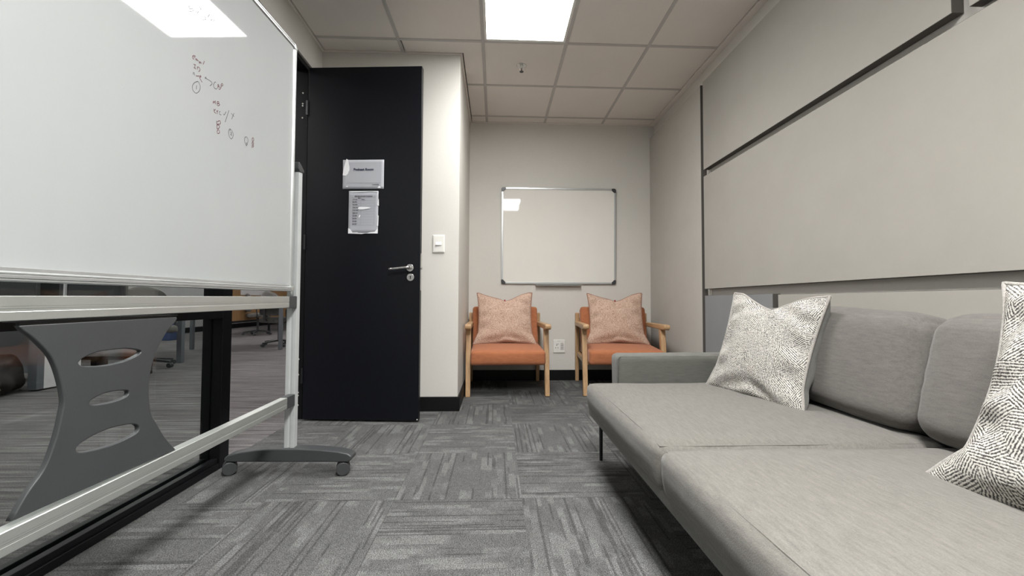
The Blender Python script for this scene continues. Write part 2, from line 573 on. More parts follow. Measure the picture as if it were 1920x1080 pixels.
def smooth_line(pts, n=4):
    out = []
    m = len(pts)
    for i in range(m - 1):
        p1, p2 = Vector(pts[i]), Vector(pts[i + 1])
        p0 = Vector(pts[i - 1]) if i else p1 * 2 - p2
        p3 = Vector(pts[i + 2]) if i + 2 < m else p2 * 2 - p1
        for j in range(n):
            t = j / n
            out.append(.5 * ((2 * p1) + (p2 - p0) * t + (2 * p0 - 5 * p1 + 4 * p2 - p3) * t * t + (3 * p1 - p0 - 3 * p2 + p3) * t ** 3))
    out.append(Vector(pts[-1]))
    return out

# ------------------------------------------------------------------ room dimensions (metres)
CEIL = 2.657
YB = 4.277            # back wall
YF = -2.6             # wall behind the camera
XL, XR = -1.297, 1.658
PIER_X, PIER_Y = -.276, 3.096

# floor and carpet tiles
fl = struct(MB().box(-10.5, 2.0, -3.2, 16, -.12, -.004).build('floor', 'office_carpet'))
TW, TX, TY = .5173, .1115, 2.2431
def tile_mesh(x0, x1, y0, y1):
    g = .0007
    mb = MB().box(x0 + g, x1 - g, y0 + g, y1 - g, -.004, 0)
    me = bpy.data.meshes.new('carpet_tile')
    me.from_pydata(mb.v, [], mb.f)
    me.materials.append(M['carpet'])
    return me
full_tile = tile_mesh(-TW / 2, TW / 2, -TW / 2, TW / 2)
FX0, FX1, FY0, FY1 = -1.345, XR, YF, YB
for i in range(-4, 4):
    for j in range(-11, 6):
        cx, cy = TX + TW * (i + .5), TY + TW * (j + .5)
        x0, x1 = max(cx - TW / 2, FX0), min(cx + TW / 2, FX1)
        y0, y1 = max(cy - TW / 2, FY0), min(cy + TW / 2, FY1)
        if x1 - x0 < .01 or y1 - y0 < .01:
            continue
        if x1 <= PIER_X + .02 and y0 >= PIER_Y - .02:
            continue
        along_y = (i + j) % 2 == 0
        whole = x1 - x0 > TW - 1e-4 and y1 - y0 > TW - 1e-4
        if whole:
            me = full_tile
        elif along_y:
            me = tile_mesh(x0 - cx, x1 - cx, y0 - cy, y1 - cy)
        else:                                   # turned a quarter: local x = world y, local y = -world x
            me = tile_mesh(y0 - cy, y1 - cy, -(x1 - cx), -(x0 - cx))
        link('carpet_tile', me, None, fl, loc=(cx, cy, 0), rotz=0 if along_y else PI / 2)

# walls
struct(MB().box(PIER_X - .2, XR + .12, YB, YB + .12, -.1, 2.75).build('wall_back', 'wall'))
wr_ = struct(MB().box(XR, XR + .12, YF, YB + .12, -.1, 2.75).build('wall_right', 'wall'))
struct(MB().box(-1.42, PIER_X, PIER_Y, YB, -.1, 2.75).build('wall_pier', 'wall', bevel=.004))
wl = MB().box(-1.42, XL, YF, PIER_Y, 2.44, 2.75)
wl.box(-1.42, XL, 2.972, PIER_Y, -.1, 2.44)
struct(wl.build('wall_left', 'wall'))
struct(MB().box(-1.42, XR + .12, YF - .12, YF, -.1, 2.75).build('wall_front', 'wall'))

# skirtings
def skirting(name, x0, x1, y0, y1):
    struct(MB().box(x0, x1, y0, y1, 0, .105).build(name, 'skirting', bevel=.004))
skirting('baseboard_back', PIER_X + .014, XR, YB - .014, YB)
skirting('baseboard_pier', XL, PIER_X + .014, PIER_Y - .014, PIER_Y)
skirting('baseboard_pier_side', PIER_X, PIER_X + .014, PIER_Y, YB)
skirting('baseboard_right', XR - .014, XR, YF, .0)

# ceiling: dark void above, boards, bars and edge trims as pieces
ce = struct(MB().box(-1.42, XR + .12, YF - .1, YB + .1, 2.70, 2.82).build('ceiling', 'plenum'))
GX0, GY0, G = -.1005, 2.923, .6
CX0, CX1, CY0, CY1 = XL + .024, 1.603, YF + .02, YB - .024
ZT = CEIL + .004
PX, PY = PIER_X + .024, PIER_Y - .024          # edge of the ceiling round the pier
LIGHT_CELLS = {(0, -1), (0, -2), (0, -5), (0, -6)}
for i in range(-3, 4):
    for j in range(-10, 4):
        if (i, j) in LIGHT_CELLS:
            continue
        x0, x1 = max(GX0 + G * i, CX0), min(GX0 + G * (i + 1), CX1)
        y0, y1 = max(GY0 + G * j, CY0), min(GY0 + G * (j + 1), CY1)
        if x1 - x0 < .015 or y1 - y0 < .015:
            continue
        if (i, j) == (-1, 0):
            x0 += .0195                       # boards cut a little short leave a dark slot
        if (i, j) == (-1, 1):
            y0 += .017
        mb = MB()
        rects = []
        if x0 < PX and y1 > PY:                # this board meets the pier
            if y0 < PY:
                rects.append((x0, x1, y0, PY))
                if x1 > PX:
                    rects.append((PX, x1, PY, y1))
            elif x1 > PX:
                rects.append((PX, x1, y0, y1))
        else:
            rects.append((x0, x1, y0, y1))
        if not rects:
            continue
        for a, b_, c, d in rects:
            mb.box(a, b_, c, d, ZT, ZT + .015)
        mb.build('ceiling_tile', 'ceiling_tile', ce)
def tbar(x0, x1, y0, y1):
    MB().box(x0, x1, y0, y1, CEIL, CEIL + .02).build('ceiling_bar', 'tbar', ce, bevel=.001, seg=1)
for i in range(-1, 3):
    x = GX0 + G * i
    tbar(x - .012, x + .012, CY0, PY if x < PX else CY1)
for j in range(-9, 3):
    y = GY0 + G * j
    xs = [CX0] + [GX0 + G * i for i in range(-1, 3)] + [CX1]
    for a, b_ in zip(xs[:-1], xs[1:]):
        lo, hi = a + (.012 if a != CX0 else 0), b_ - (.012 if b_ != CX1 else 0)
        if y > PY:
            if hi <= PX:
                continue
            lo = max(lo, PX)
        tbar(lo, hi, y - .012 if (a, j) != (GX0, 0) else y - .012, y + .012)
def trim(n, x0, x1, y0, y1):
    struct(MB().box(x0, x1, y0, y1, CEIL - .002, CEIL + .03).build('trim_%d' % n, 'ceiling_tile', bevel=.001, seg=1))
trim(1, 1.611, XR, YF, YB)
trim(2, XL, CX0 - .008, YF, PIER_Y)
trim(3, CX0 - .008, PX - .008, PY + .008, PIER_Y)
trim(4, PIER_X, PX - .008, PIER_Y, YB)
trim(5, PX - .008, 1.611, CY1 + .008, YB)

# ceiling light panels
def light_panel(y0, y1, label, boost=1.0):
    x0, x1 = GX0 + .012, GX0 + G - .012
    t = thing('ceiling_light', label, 'ceiling light', ((x0 + x1) / 2, (y0 + y1) / 2, CEIL), 0, 'ceiling light panels')
    hx, hy = (x1 - x0) / 2, (y1 - y0) / 2 - .012
    fr = MB()
    w = .016
    fr.box(-hx, -hx + w, -hy, hy, .002, .03).box(hx - w, hx, -hy, hy, .002, .03)
    fr.box(-hx + w, hx - w, -hy, -hy + w, .002, .03).box(-hx + w, hx - w, hy - w, hy, .002, .03)
    fr.build('frame', 'white_plastic', t, bevel=.0015)
    MB().box(-hx + w, hx - w, -hy + w, hy - w, .008, .012).build('diffuser', 'light' if boost == 1.0 else 'light_boost', t)
    ld = bpy.data.lights.new('down_lamp', 'AREA')  # added lamp under the diffuser, sends more light downwards
    ld.shape = 'RECTANGLE'
    ld.size, ld.size_y = 2 * (hx - w), 2 * (hy - w)
    ld.energy = LAMP_POWER * (1 if boost == 1.0 else 4.2)
    ld.color = (1, .99, .965)
    ld.spread = math.radians(LAMP_SPREAD)
    lo = bpy.data.objects.new('down_lamp', ld)
    COL.objects.link(lo)
    lo.parent = t
    lo.location = (0, 0, .006)
    return t
light_panel(GY0 - 1.2, GY0, 'bright square-edged ceiling light panel set among the grey ceiling boards')
light_panel(GY0 - 3.6, GY0 - 2.4, 'unseen ceiling light panel nearer the viewer, over the sofa front', 1.8)   # unseen panel, output raised to even out pier and back wall

# sprinkler head
t = thing('sprinkler_head', 'small chrome fire sprinkler head hanging from the ceiling beyond the light panel', 'sprinkler', (.194, 3.219, ZT))
MB().cyl((0, 0, -.004), (0, 0, 0), .036, .04, 28).build('escutcheon', 'steel', t)
MB().cyl((0, 0, -.022), (0, 0, -.004), .011, .013, 16).build('body', 'white_plastic', t)
a = MB()
for s in (-1, 1):
    a.tube([(s * .010, 0, -.02), (s * .014, 0, -.034), (s * .004, 0, -.047)], .0028, 6)
a.build('frame_arm', 'white_plastic', t, smooth=True)
MB().cyl((0, 0, -.05), (0, 0, -.047), .016, .016, 16).build('deflector', 'dark_plastic', t)
MB().cyl((0, 0, -.046), (0, 0, -.022), .0035, .0035, 8).build('bulb', 'marker_red', t)

# acoustic panels on the right wall
PF = 1.61
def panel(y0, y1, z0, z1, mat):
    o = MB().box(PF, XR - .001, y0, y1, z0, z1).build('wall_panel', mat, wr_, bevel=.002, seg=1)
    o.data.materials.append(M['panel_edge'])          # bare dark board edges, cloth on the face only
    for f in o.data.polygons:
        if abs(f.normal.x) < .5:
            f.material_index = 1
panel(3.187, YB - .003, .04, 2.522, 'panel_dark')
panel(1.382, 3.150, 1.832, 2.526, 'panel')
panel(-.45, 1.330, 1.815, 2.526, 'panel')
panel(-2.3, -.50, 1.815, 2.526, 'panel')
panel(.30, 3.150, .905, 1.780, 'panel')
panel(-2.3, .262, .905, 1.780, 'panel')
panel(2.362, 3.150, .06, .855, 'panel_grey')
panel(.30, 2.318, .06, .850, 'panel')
for z0, z1 in ((1.785, 1.827), (.860, .900)):
    MB().box(XR - .006, XR, 3.12, 3.138, z0, z1).build('filler_strip', 'white_plastic', wr_)

# ------------------------------------------------------------------ glass partition and door frame on the left
w1 = struct(MB().box(-1.405, -1.31, YF, 2.06, 0, .03).build('window_1', 'frame_black', bevel=.003))
MB().box(-1.345, -1.318, YF, 2.06, .03, .052).build('glazing_bead', 'frame_black', w1, bevel=.002)
MB().box(-1.40, -1.375, YF, 2.06, .03, .05).build('glazing_bead', 'frame_black', w1, bevel=.002)
MB().box(-1.405, -1.31, YF, 2.06, .717, .785).build('transom', 'frame_black', w1, bevel=.003)
MB().box(-1.405, -1.305, YF, 2.06, 2.39, 2.44).build('head_rail', 'frame_black', w1, bevel=.003)
MB().box(-1.405, -1.31, -.75, -.69, .03, 2.39).build('mullion', 'frame_black', w1, bevel=.003)
for a, b_ in ((YF, -.75), (-.69, 2.06)):
    MB().box(-1.364, -1.354, a, b_, .03, .717).build('glass_pane', 'glass', w1)
    MB().box(-1.364, -1.354, a, b_, .785, 2.39).build('glass_pane', 'glass', w1)
fr = MB().box(-1.405, -1.31, 2.06, 2.13, 0, 2.44)
d0 = struct(fr.build('trim_6', 'frame_black', bevel=.003))
MB().box(-1.395, -1.322, 2.13, 2.142, .45, 2.40).build('rebate', 'frame_black', d0, bevel=.002)
MB().box(-1.405, -1.31, 2.13, 2.905, 2.405, 2.44).build('head_rail', 'frame_black', d0, bevel=.003)
MB().box(-1.405, -1.31, 2.905, 2.972, 0, 2.44).build('jamb', 'frame_black', d0, bevel=.003)
ji = MB()
for z in (2.245, 2.17, 2.155, 2.07, .405, .30, .18, .16, .095):
    ji.cyl((-1.345 if z > 1 else -1.338, 2.9045, z), (-1.345 if z > 1 else -1.338, 2.9005, z), .0055, .005, 10)
ji.build('screw', 'white_plastic', d0)

# the open door: leaf runs from the hinge into the room
HX, HY, LX, LY = -1.288, 2.861, -.508, 2.804
dl = math.hypot(LX - HX, LY - HY)
da = math.atan2(LY - HY, LX - HX)
door = struct(MB().box(0, dl, 0, .042, .012, 2.402).build('door_1', 'door', bevel=.0025, loc=(HX, HY, 0), rotz=da))
def rose(x, z, nm, parent):
    return MB().cyl((x, 0, z), (x, -.007, z), .026, .0245, 32).build(nm, 'steel', parent, bevel=.001, seg=1)
kx, kz = dl - .066, 1.026
rose(kx, kz, 'handle_rose', door)
h = MB().tube(smooth_line([(kx, -.006, kz), (kx, -.035, kz), (kx - .008, -.047, kz - .001), (kx - .03, -.05, kz - .002), (kx - .128, -.05, kz - .013)], 4), .0088, 14)
h.build('handle', 'steel', door, smooth=True)
er = rose(kx + .004, kz - .064, 'keyhole_plate', door)
k = MB().cyl((kx + .004, -.0065, kz - .059), (kx + .004, -.0076, kz - .059), .0052, .0052, 14)
k.box(kx + .0006, kx + .0074, -.0076, -.0065, kz - .076, kz - .061)
k.build('keyhole', 'hole', er)
MB().box(dl - .0005, dl + .0012, .012, .030, kz - .15, kz + .10).build('latch_plate', 'steel', door)
MB().box(dl, dl + .011, .014, .026, kz - .010, kz + .006).build('latch', 'steel', door, bevel=.002)
for z in (.30, 1.2, 2.12):
    MB().cyl((-.006, -.004, z - .05), (-.006, -.004, z + .05), .007, .007, 12).build('hinge', 'black', door)
MB().box(dl - .012, dl - .004, -.0006, .0, .016, .023).build('chip', 'white_plastic', door)

# notices taped to the door (flat sheets, each in the door's own plane)
DM = Matrix.Translation((HX, HY, 0)) @ Matrix.Rotation(da, 4, 'Z')
def sheet(name, label, x0, x1, z0, z1, seed):
    t = thing(name, label, 'notice', DM @ Vector((x0, -.0006, z0)), da)
    w, hh = x1 - x0, z1 - z0
    n, m = 12, 10
    mb = MB()
    vs, fs = [], []
    for side in (0, 1):
        for j in range(m + 1):
            for i in range(n + 1):
                u, v = i / n, j / m
                e = max(abs(u - .5), abs(v - .5)) * 2
                y = -.0012 - .0016 * (.5 + .5 * noise.noise(Vector((u * 3, v * 3, seed)))) * e ** 2 - (.0005 if side == 0 else 0)
                vs.append((u * w, y, v * hh))
    st = (n + 1) * (m + 1)
    for j in range(m):
        for i in range(n):
            q = [j * (n + 1) + i, j * (n + 1) + i + 1, (j + 1) * (n + 1) + i + 1, (j + 1) * (n + 1) + i]
            fs.append(tuple(q))
            fs.append(tuple(st + k for k in reversed(q)))
    ring = [i for i in range(n + 1)] + [j * (n + 1) + n for j in range(1, m + 1)] + [m * (n + 1) + i for i in range(n - 1, -1, -1)] + [j * (n + 1) for j in range(m - 1, 0, -1)]
    for a, b_ in zip(ring, ring[1:] + ring[:1]):
        fs.append((a, st + a, st + b_, b_))
    mb.add(vs, fs)
    mb.build('sheet', 'paper', t, smooth=True)
    return t, w, hh
YT = -.0042
def put_text(parent, s, size, x, z, mat='ink', bold=0.0, width=None, nm='lettering'):
    me = text_mesh(s, size, bold)
    if width:
        xs = [v.co.x for v in me.vertices]
        k = width / (max(xs) - min(xs))
        for v in me.vertices:
            v.co.x *= k
    for v in me.vertices:
        a, b_, c = v.co
        v.co = (x + a, YT - c, z + b_)
    return link(nm, me, mat, parent)
def patch(parent, pts, nm='tape_glare'):  # white patches paint the glare on the clear tape, one torn piece included
    mb = MB().prism(pts, lambda p: (p[0], YT + .0006, p[1]), lambda p: (p[0], YT - .0008, p[1]))
    return mb.build(nm, 'tape_glare', parent)
ox = -HX          # sheet positions measured along the door from its hinge edge
s1, w, hh = sheet('paper_notice', 'white landscape notice reading Podcast Room, taped to the black door', -1.039 + ox, -.757 + ox, 1.560, 1.759, 1.0)
put_text(s1, 'Podcast Room', .0215, .074, .126, 'ink', .0007, .136)
MB().box(.026, .26, YT - .0002, YT + .0002, .040, .0412).build('rule', 'line_ink', s1)
put_text(s1, 'networks', .011, .202, .026, 'ink_grey', .0003, .046)
rag = [(.0, .092), (.022, .090), (.036, .104), (.040, .118), (.046, .128), (.045, .152), (.040, .17), (.036, .199), (.024, .205), (.016, .178), (.008, .15), (.004, .125)]
patch(s1, rag)
patch(s1, [(.024, .014), (.036, .014), (.037, .020), (.025, .020)])
patch(s1, [(.238, .006), (.258, .004), (.262, .010), (.252, .020)])
s2, w, hh = sheet('paper_notice', 'white portrait room booking timetable, crinkled and taped below the Podcast Room notice', -.995 + ox, -.793 + ox, 1.257, 1.545, 5.0)
put_text(s2, 'MEETING ROOM BOOKINGS', .0115, .040, .249, 'ink_grey', .0004, .122)
put_text(s2, 'Date:', .010, .062, .238, 'ink_grey', .0003, .018)
put_text(s2, 'Time slot', .0095, .029, .2285, 'ink_grey', .0003, .030)
put_text(s2, 'Name', .0095, .089, .2285, 'ink_grey', .0003, .021)
slots = ['8am-9am', '9am-10am', '10am-11am', '11am-12pm', '12pm-1pm', '1pm-2pm', '2pm-3pm', '3pm-4pm', '4pm-5pm']
wd = [.030, .034, .038, .038, .034, .030, .030, .030, .030]
for q, (s_, ww) in enumerate(zip(slots, wd)):
    put_text(s2, s_, .0095, .027, .212 - q * .0187, 'ink_grey', .0004, ww)
ln = MB()
for q in range(11):
    z = .2245 - (q - 1) * .0187 if q else .2445
    ln.box(.026, .176, YT - .0001, YT + .0002, z - .0004, z + .0004)
for x in (.026, .084, .176):
    ln.box(x - .0004, x + .0004, YT - .0001, YT + .0002, .056, .262)
ln.build('table_rules', 'line_ink', s2)
patch(s2, [(.064, .168), (.075, .163), (.105, .163), (.148, .171), (.150, .175), (.125, .180), (.078, .181), (.066, .176)])
patch(s2, [(.070, .110), (.076, .108), (.082, .124), (.078, .128), (.072, .118)])
patch(s2, [(.0, .0), (.05, .0), (.13, .003), (.09, -.004), (.06, .008), (.03, .006), (.012, .030), (.0, .036)])
patch(s2, [(.12, .0), (.2, .0), (.202, .03), (.192, .026), (.182, .012), (.15, .008)])
patch(s2, [(.196, .05), (.204, .05), (.206, .12), (.199, .125)])
patch(s2, [(.195, .19), (.207, .188), (.205, .235), (.199, .22)])
patch(s2, [(.0, .288), (.2, .288), (.2, .281), (.15, .284), (.02, .279)])

# light switch on the pier, socket on the back wall
t = thing('light_switch', 'white wall light switch on the pale pier beside the door', 'switch', (-.424, PIER_Y, 1.228))
MB().box(-.044, .044, -.009, 0, -.066, .066).build('plate', 'white_plastic', t, bevel=.004)
MB().box(-.037, .037, -.011, -.009, -.058, .058).build('cover', 'white_plastic', t, bevel=.0015)
MB().hexa([(-.022, -.011, -.012), (.022, -.011, -.012), (.022, -.011, .014), (-.022, -.011, .014)],
          [(-.021, -.022, -.011), (.021, -.015, -.011), (.021, -.013, .012), (-.021, -.015, .012)]).build('rocker', 'white_plastic', t, bevel=.002)
t = thing('power_socket', 'white wall socket with three switches on the back wall between the orange chairs', 'socket', (.652, YB, .346))
MB().box(-.0605, .0605, -.011, 0, -.066, .066).build('plate', 'white_plastic', t, bevel=.004)
for x, z, r in ((-.024, .012, .0052), (-.036, -.016, .0042), (-.012, -.016, .0042)):
    MB().cyl((x, -.0108, z), (x, -.0116, z), r, r, 14).build('socket_hole', 'hole', t)
MB().box(-.028, -.002, -.0116, -.0108, .022, .0255).build('socket_slot', 'hole', t)
MB().box(-.014, .010, -.0116, -.0108, .052, .0545).build('socket_mark', 'line_ink', t)
for z in (.026, .003, -.021):
    sw = MB().prism([(-.002 + .034 * q / 8, .0055 * math.sin(PI * q / 8)) for q in range(9)] + [(.032, -.012), (-.002, -.012)],
                    lambda p, z=z: (p[0] + .014, -.011, z + p[1]), lambda p, z=z: (p[0] + .014, -.015 - .004 * (p[1] > -.005), z + p[1]))
    sw.build('rocker', 'white_plastic', t, bevel=.001, seg=1)
    MB().prism([(-.002 + .034 * q / 8, .0085 * math.sin(PI * q / 8) + .001) for q in range(9)], lambda p, z=z: (p[0] + .014, -.0108, z + p[1]), lambda p, z=z: (p[0] + .014, -.0118, z + p[1])).build('rocker_shade', 'hole', t)  # dark crescent drawn over each rocker for its shading

# ------------------------------------------------------------------ whiteboard on the back wall
bx0, bx1, bz0, bz1 = .054, 1.242, .984, 1.978
t = thing('wall_whiteboard', 'landscape whiteboard with aluminium frame and dark corners, fixed to the back wall', 'whiteboard', ((bx0 + bx1) / 2, YB - .008, (bz0 + bz1) / 2))
t.rotation_euler = (math.radians(.9), 0, 0)
hx, hz = (bx1 - bx0) / 2, (bz1 - bz0) / 2
MB().box(-hx + .01, hx - .01, -.012, -.002, -hz + .01, hz - .01).build('writing_surface', 'wall_board', t)
fr = MB()
c = .044
for s in (-1, 1):
    fr.box(-hx + c, hx - c, -.019, -.001, min(s * hz, s * (hz - .019)), max(s * hz, s * (hz - .019)))
    fr.box(min(s * hx, s * (hx - .019)), max(s * hx, s * (hx - .019)), -.019, -.001, -hz + c, hz - c)
fr.build('frame', 'alu', t, bevel=.002)
for sx in (-1, 1):
    for sz in (-1, 1):
        out = [(hx, hz - c), (hx, hz - .016), (hx - .005, hz - .005), (hx - .016, hz), (hx - c, hz), (hx - c, hz - .0195), (hx - .0195, hz - c)]
        MB().prism([(sx * x, sz * z) for x, z in out], lambda p: (p[0], -.021, p[1]), lambda p: (p[0], -.001, p[1])).build('corner_cap', 'dark_plastic', t, bevel=.0015, seg=1)
tx0, tx1 = .407 - (bx0 + bx1) / 2, .875 - (bx0 + bx1) / 2
MB().prism([(-.001, -hz), (-.05, -hz - .006), (-.052, -hz + .004), (-.049, -hz + .004), (-.047, -hz - .002), (-.001, -hz + .004)],
           lambda p: (tx0, p[0], p[1] - .012), lambda p: (tx1, p[0], p[1] - .012)).build('pen_tray', 'alu', t, bevel=.001, seg=1)

# ------------------------------------------------------------------ mobile whiteboard on castors (left)
A = .03
mw = thing('mobile_whiteboard', 'large whiteboard on a grey wheeled stand in front of the glass partition', 'whiteboard', (-.954, 2.006, 0), -A)
LEN = 1.86
SLOPE = .010          # the stand's rails sag slightly towards the near end
mid = -LEN / 2
def sag(y):
    return SLOPE * y
# board: long axis is local Y, face towards local +X
y0, y1 = -LEN + .03, -.044
Z0, Z1 = .846, 2.000
tilt = .006
def bz(y, z):
    return z + (tilt + .016 * max(0, z - 1.9)/.1) * (y + .02)
def slab(x0, x1, ya, yb, za, zb):
    return MB().hexa([(x0, ya, bz(ya, za)), (x1, ya, bz(ya, za)), (x1, yb, bz(yb, za)), (x0, yb, bz(yb, za))],
                     [(x0, ya, bz(ya, zb)), (x1, ya, bz(ya, zb)), (x1, yb, bz(yb, zb)), (x0, yb, bz(yb, zb))])
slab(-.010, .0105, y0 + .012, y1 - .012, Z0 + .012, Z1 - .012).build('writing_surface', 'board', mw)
def rail_y(prof, ya, yb):
    return MB().prism(prof, lambda p: (p[0] - .0075, ya, bz(ya, p[1])), lambda p: (p[0] - .0075, yb, bz(yb, p[1])))
# bottom frame with its little ledge, top frame, end frames
rail_y([(-.008, Z0), (.026, Z0), (.034, Z0 + .002), (.034, Z0 + .0045), (.031, Z0 + .006), (.034, Z0 + .0075), (.034, Z0 + .0125), (.0325, Z0 + .014), (.034, Z0 + .0155), (.034, Z0 + .0175), (.021, Z0 + .021), (.021, Z0 + .0285), (.0185, Z0 + .029), (-.008, Z0 + .029)], y0 + .01, y1 - .012).build('frame_rail', 'alu', mw)
rail_y([(-.008, Z1), (-.008, Z1 - .02), (.019, Z1 - .02), (.024, Z1 - .017), (.024, Z1 - .009), (.021, Z1 - .007), (.024, Z1 - .005), (.024, Z1)], y0 + .01, y1 - .012).build('frame_rail', 'alu', mw)
for ya, yb in ((y1 - .02, y1), (y0, y0 + .02)):
    mb = MB()
    prof = [(-.008, 0), (.018, 0), (.024, .004), (.024, .008), (.0205, .0095), (.024, .011), (.024, .017), (.020, .02), (-.008, .02)]
    mb.prism(prof, lambda p, ya=ya: (p[0] - .0075, ya + p[1], bz(ya, Z0 + .016)), lambda p, ya=ya: (p[0] - .0075, ya + p[1], bz(ya, Z1 - .014)))
    mb.build('end_frame', 'alu', mw)
for ya, sy in ((y1, -1), (y0, 1)):
    for za, sz in ((Z0, 1), (Z1, -1)):
        out = [(0, .016), (.004, .006), (.016, 0), (.024, 0), (.024, .024), (0, .024)]
        MB().prism([(ya + sy * p, bz(ya, za + sz * q)) for p, q in out], lambda p: (-.0165, p[0], p[1]), lambda p: (.018 if sz < 0 else .027, p[0], p[1])).build('corner_cap', 'alu_dull', mw, bevel=.002, seg=1)
# posts
POST_W, POST_D = .046, .032
for yp, s in ((0, 1), (-LEN, -1)):
    p = MB()
    g = .004
    ya, yb = yp - .016, yp + .016
    prof = [(-POST_W / 2, ya), (-.005, ya), (-.0035, ya + g), (.0035, ya + g), (.005, ya), (POST_W / 2, ya), (POST_W / 2, yb), (-POST_W / 2, yb)]
    p.prism(prof, lambda q: (q[0], q[1], .11), lambda q: (q[0] , q[1], 1.425))
    p.build('post', 'alu_post', mw, bevel=.0015, seg=1)
    cap = MB().prism([(yp + s * a, b_) for a, b_ in [(-.028, 1.452), (-.022, 1.458), (.0, 1.447), (.024, 1.430), (.026, 1.418), (-.019, 1.412), (-.028, 1.425)]],
                     lambda q: (-.027, q[0], q[1]), lambda q: (.027, q[0], q[1]))
    cap.build('pivot_cap', 'dark_plastic', mw, bevel=.003)
    MB().cyl((-.002, yp - s * .019, 1.43), (-.002, yp - s * .012, 1.43), .012, .012, 16).build('pivot', 'steel', mw)
# two long rails with end connectors
for z0, z1, SLOPE in ((.772, .823, .0104), (.320, .369, .020)):
    zc = (z0 + z1) / 2
    prof = [(-.006, z0), (.022, z0), (.0235, z0 + .0015), (.0235, zc - .007), (.0229, zc - .006), (.0229, zc - .001), (.0233, zc), (.0233, zc + .004), (.0235, zc + .005), (.0235, z1 - .0015), (.022, z1), (-.006, z1)]
    MB().prism(prof, lambda q: (q[0], -LEN + .05, q[1] + sag(-LEN)), lambda q: (q[0], -.082, q[1] + sag(-.08))).build('rail', 'alu_dull', mw)
    for ya, yb in ((-.082, -.0155), (-LEN + .0165, -LEN + .05)):
        MB().box(-.008, .0245, ya, yb, z0 + sag(ya) - .002, z1 + sag(ya) + .002).build('rail_connector', 'grey_plastic', mw, bevel=.0015, seg=1)
# feet and castors
for yp in (0, -LEN):
    top = [(-.272, .062), (-.286, .066), (-.288, .078), (-.272, .092), (-.22, .106), (-.14, .117), (-.05, .122), (.06, .122), (.15, .118), (.23, .110), (.278, .100), (.296, .088), (.296, .074), (.280, .062)]
    f = MB().prism(top, lambda q: (q[0], yp - .032, q[1]), lambda q: (q[0], yp + .032, q[1]))
    f.build('foot', 'grey_plastic', mw, bevel=.011, seg=4)
    for xc, a in ((-.262, .55), (.262, .35)):
        cb = MB()
        ca = Matrix.Translation((xc, yp, 0)) @ Matrix.Rotation(a, 4, 'Z')
        def P(x, y, z):
            return ca @ Vector((x, y, z))
        cb.cyl(P(0, 0, .036), P(0, 0, .065), .013, .013, 16)
        cb.cyl(P(-.014, -.007, .030), P(-.014, .007, .030), .026, .026, 20)
        co = cb.build('castor', 'dark_plastic', mw, smooth=False)
        for s in (-1, 1):
            MB().cyl(P(-.014, s * .008, .0305), P(-.014, s * .030, .0305), .0305, .0295, 28).build('wheel', 'tyre', co, bevel=.003)
        MB().hexa([P(-.046, -.010, .010), P(-.030, -.010, .008), P(-.030, .010, .008), P(-.046, .010, .010)],
                  [P(-.044, -.010, .017), P(-.030, -.010, .02), P(-.030, .010, .02), P(-.044, .010, .017)]).build('brake_lever', 'dark_plastic', co)
# grey waisted bracket between the rails, with three slots
outer = [(-1.112, .7475), (-0.716, .7505), (-0.7182, 0.7424), (-0.7565, 0.7041), (-0.7914, 0.6411), (-0.8053, 0.5818), (-0.8033, 0.5279), (-0.7924, 0.4795), (-0.7773, 0.4545), (-0.7462, 0.4046), (-0.7079, 0.3578), (-1.1184, 0.3509), (-1.0885, 0.3998), (-1.0569, 0.4393), (-1.037, 0.4936), (-1.0263, 0.5456), (-1.0231, 0.5792), (-1.0339, 0.6312), (-1.0524, 0.6791), (-1.0833, 0.7186), (-1.1067, 0.7404)]
right = smooth_line(outer[1:11], 5)
left = smooth_line(outer[11:] + outer[:1], 5)
slots3 = [[(-0.9981, 0.6591), (-0.9875, 0.6687), (-0.9564, 0.6787), (-0.9158, 0.6805), (-0.8716, 0.6783), (-0.8365, 0.6701), (-0.8296, 0.6621), (-0.8423, 0.6522), (-0.8853, 0.6414), (-0.935, 0.6395), (-0.9805, 0.6447), (-0.9954, 0.6513)], [(-0.9693, 0.5604), (-0.9588, 0.568), (-0.9326, 0.575), (-0.8975, 0.5742), (-0.8706, 0.5692), (-0.8627, 0.5627), (-0.8669, 0.5511), (-0.8936, 0.5449), (-0.9315, 0.5448), (-0.962, 0.5497)], [(-0.9967, 0.4585), (-0.9888, 0.4692), (-0.9556, 0.4795), (-0.9155, 0.484), (-0.8719, 0.4806), (-0.8405, 0.4728), (-0.8288, 0.4609), (-0.8331, 0.4465), (-0.8627, 0.4391), (-0.9068, 0.4362), (-0.9541, 0.4398), (-0.988, 0.4469)]]
br = curve_mesh('waisted_bracket', [right + left[1:]] + [smooth_loop(s, 4) for s in slots3], .014, 'grey_plastic', mw)
br.location = (.0115, 0, 0)
MB().box(-.022, .004, -1.124, -.706, .7565, .7600).build('bracket_flange', 'grey_plastic', br, bevel=.001, seg=1)
MB().box(-.012, -.004, -1.108, -.72, .744, .7565).build('bracket_shade', 'dark_plastic', br)  # dark strip for the shade where the bracket bends back
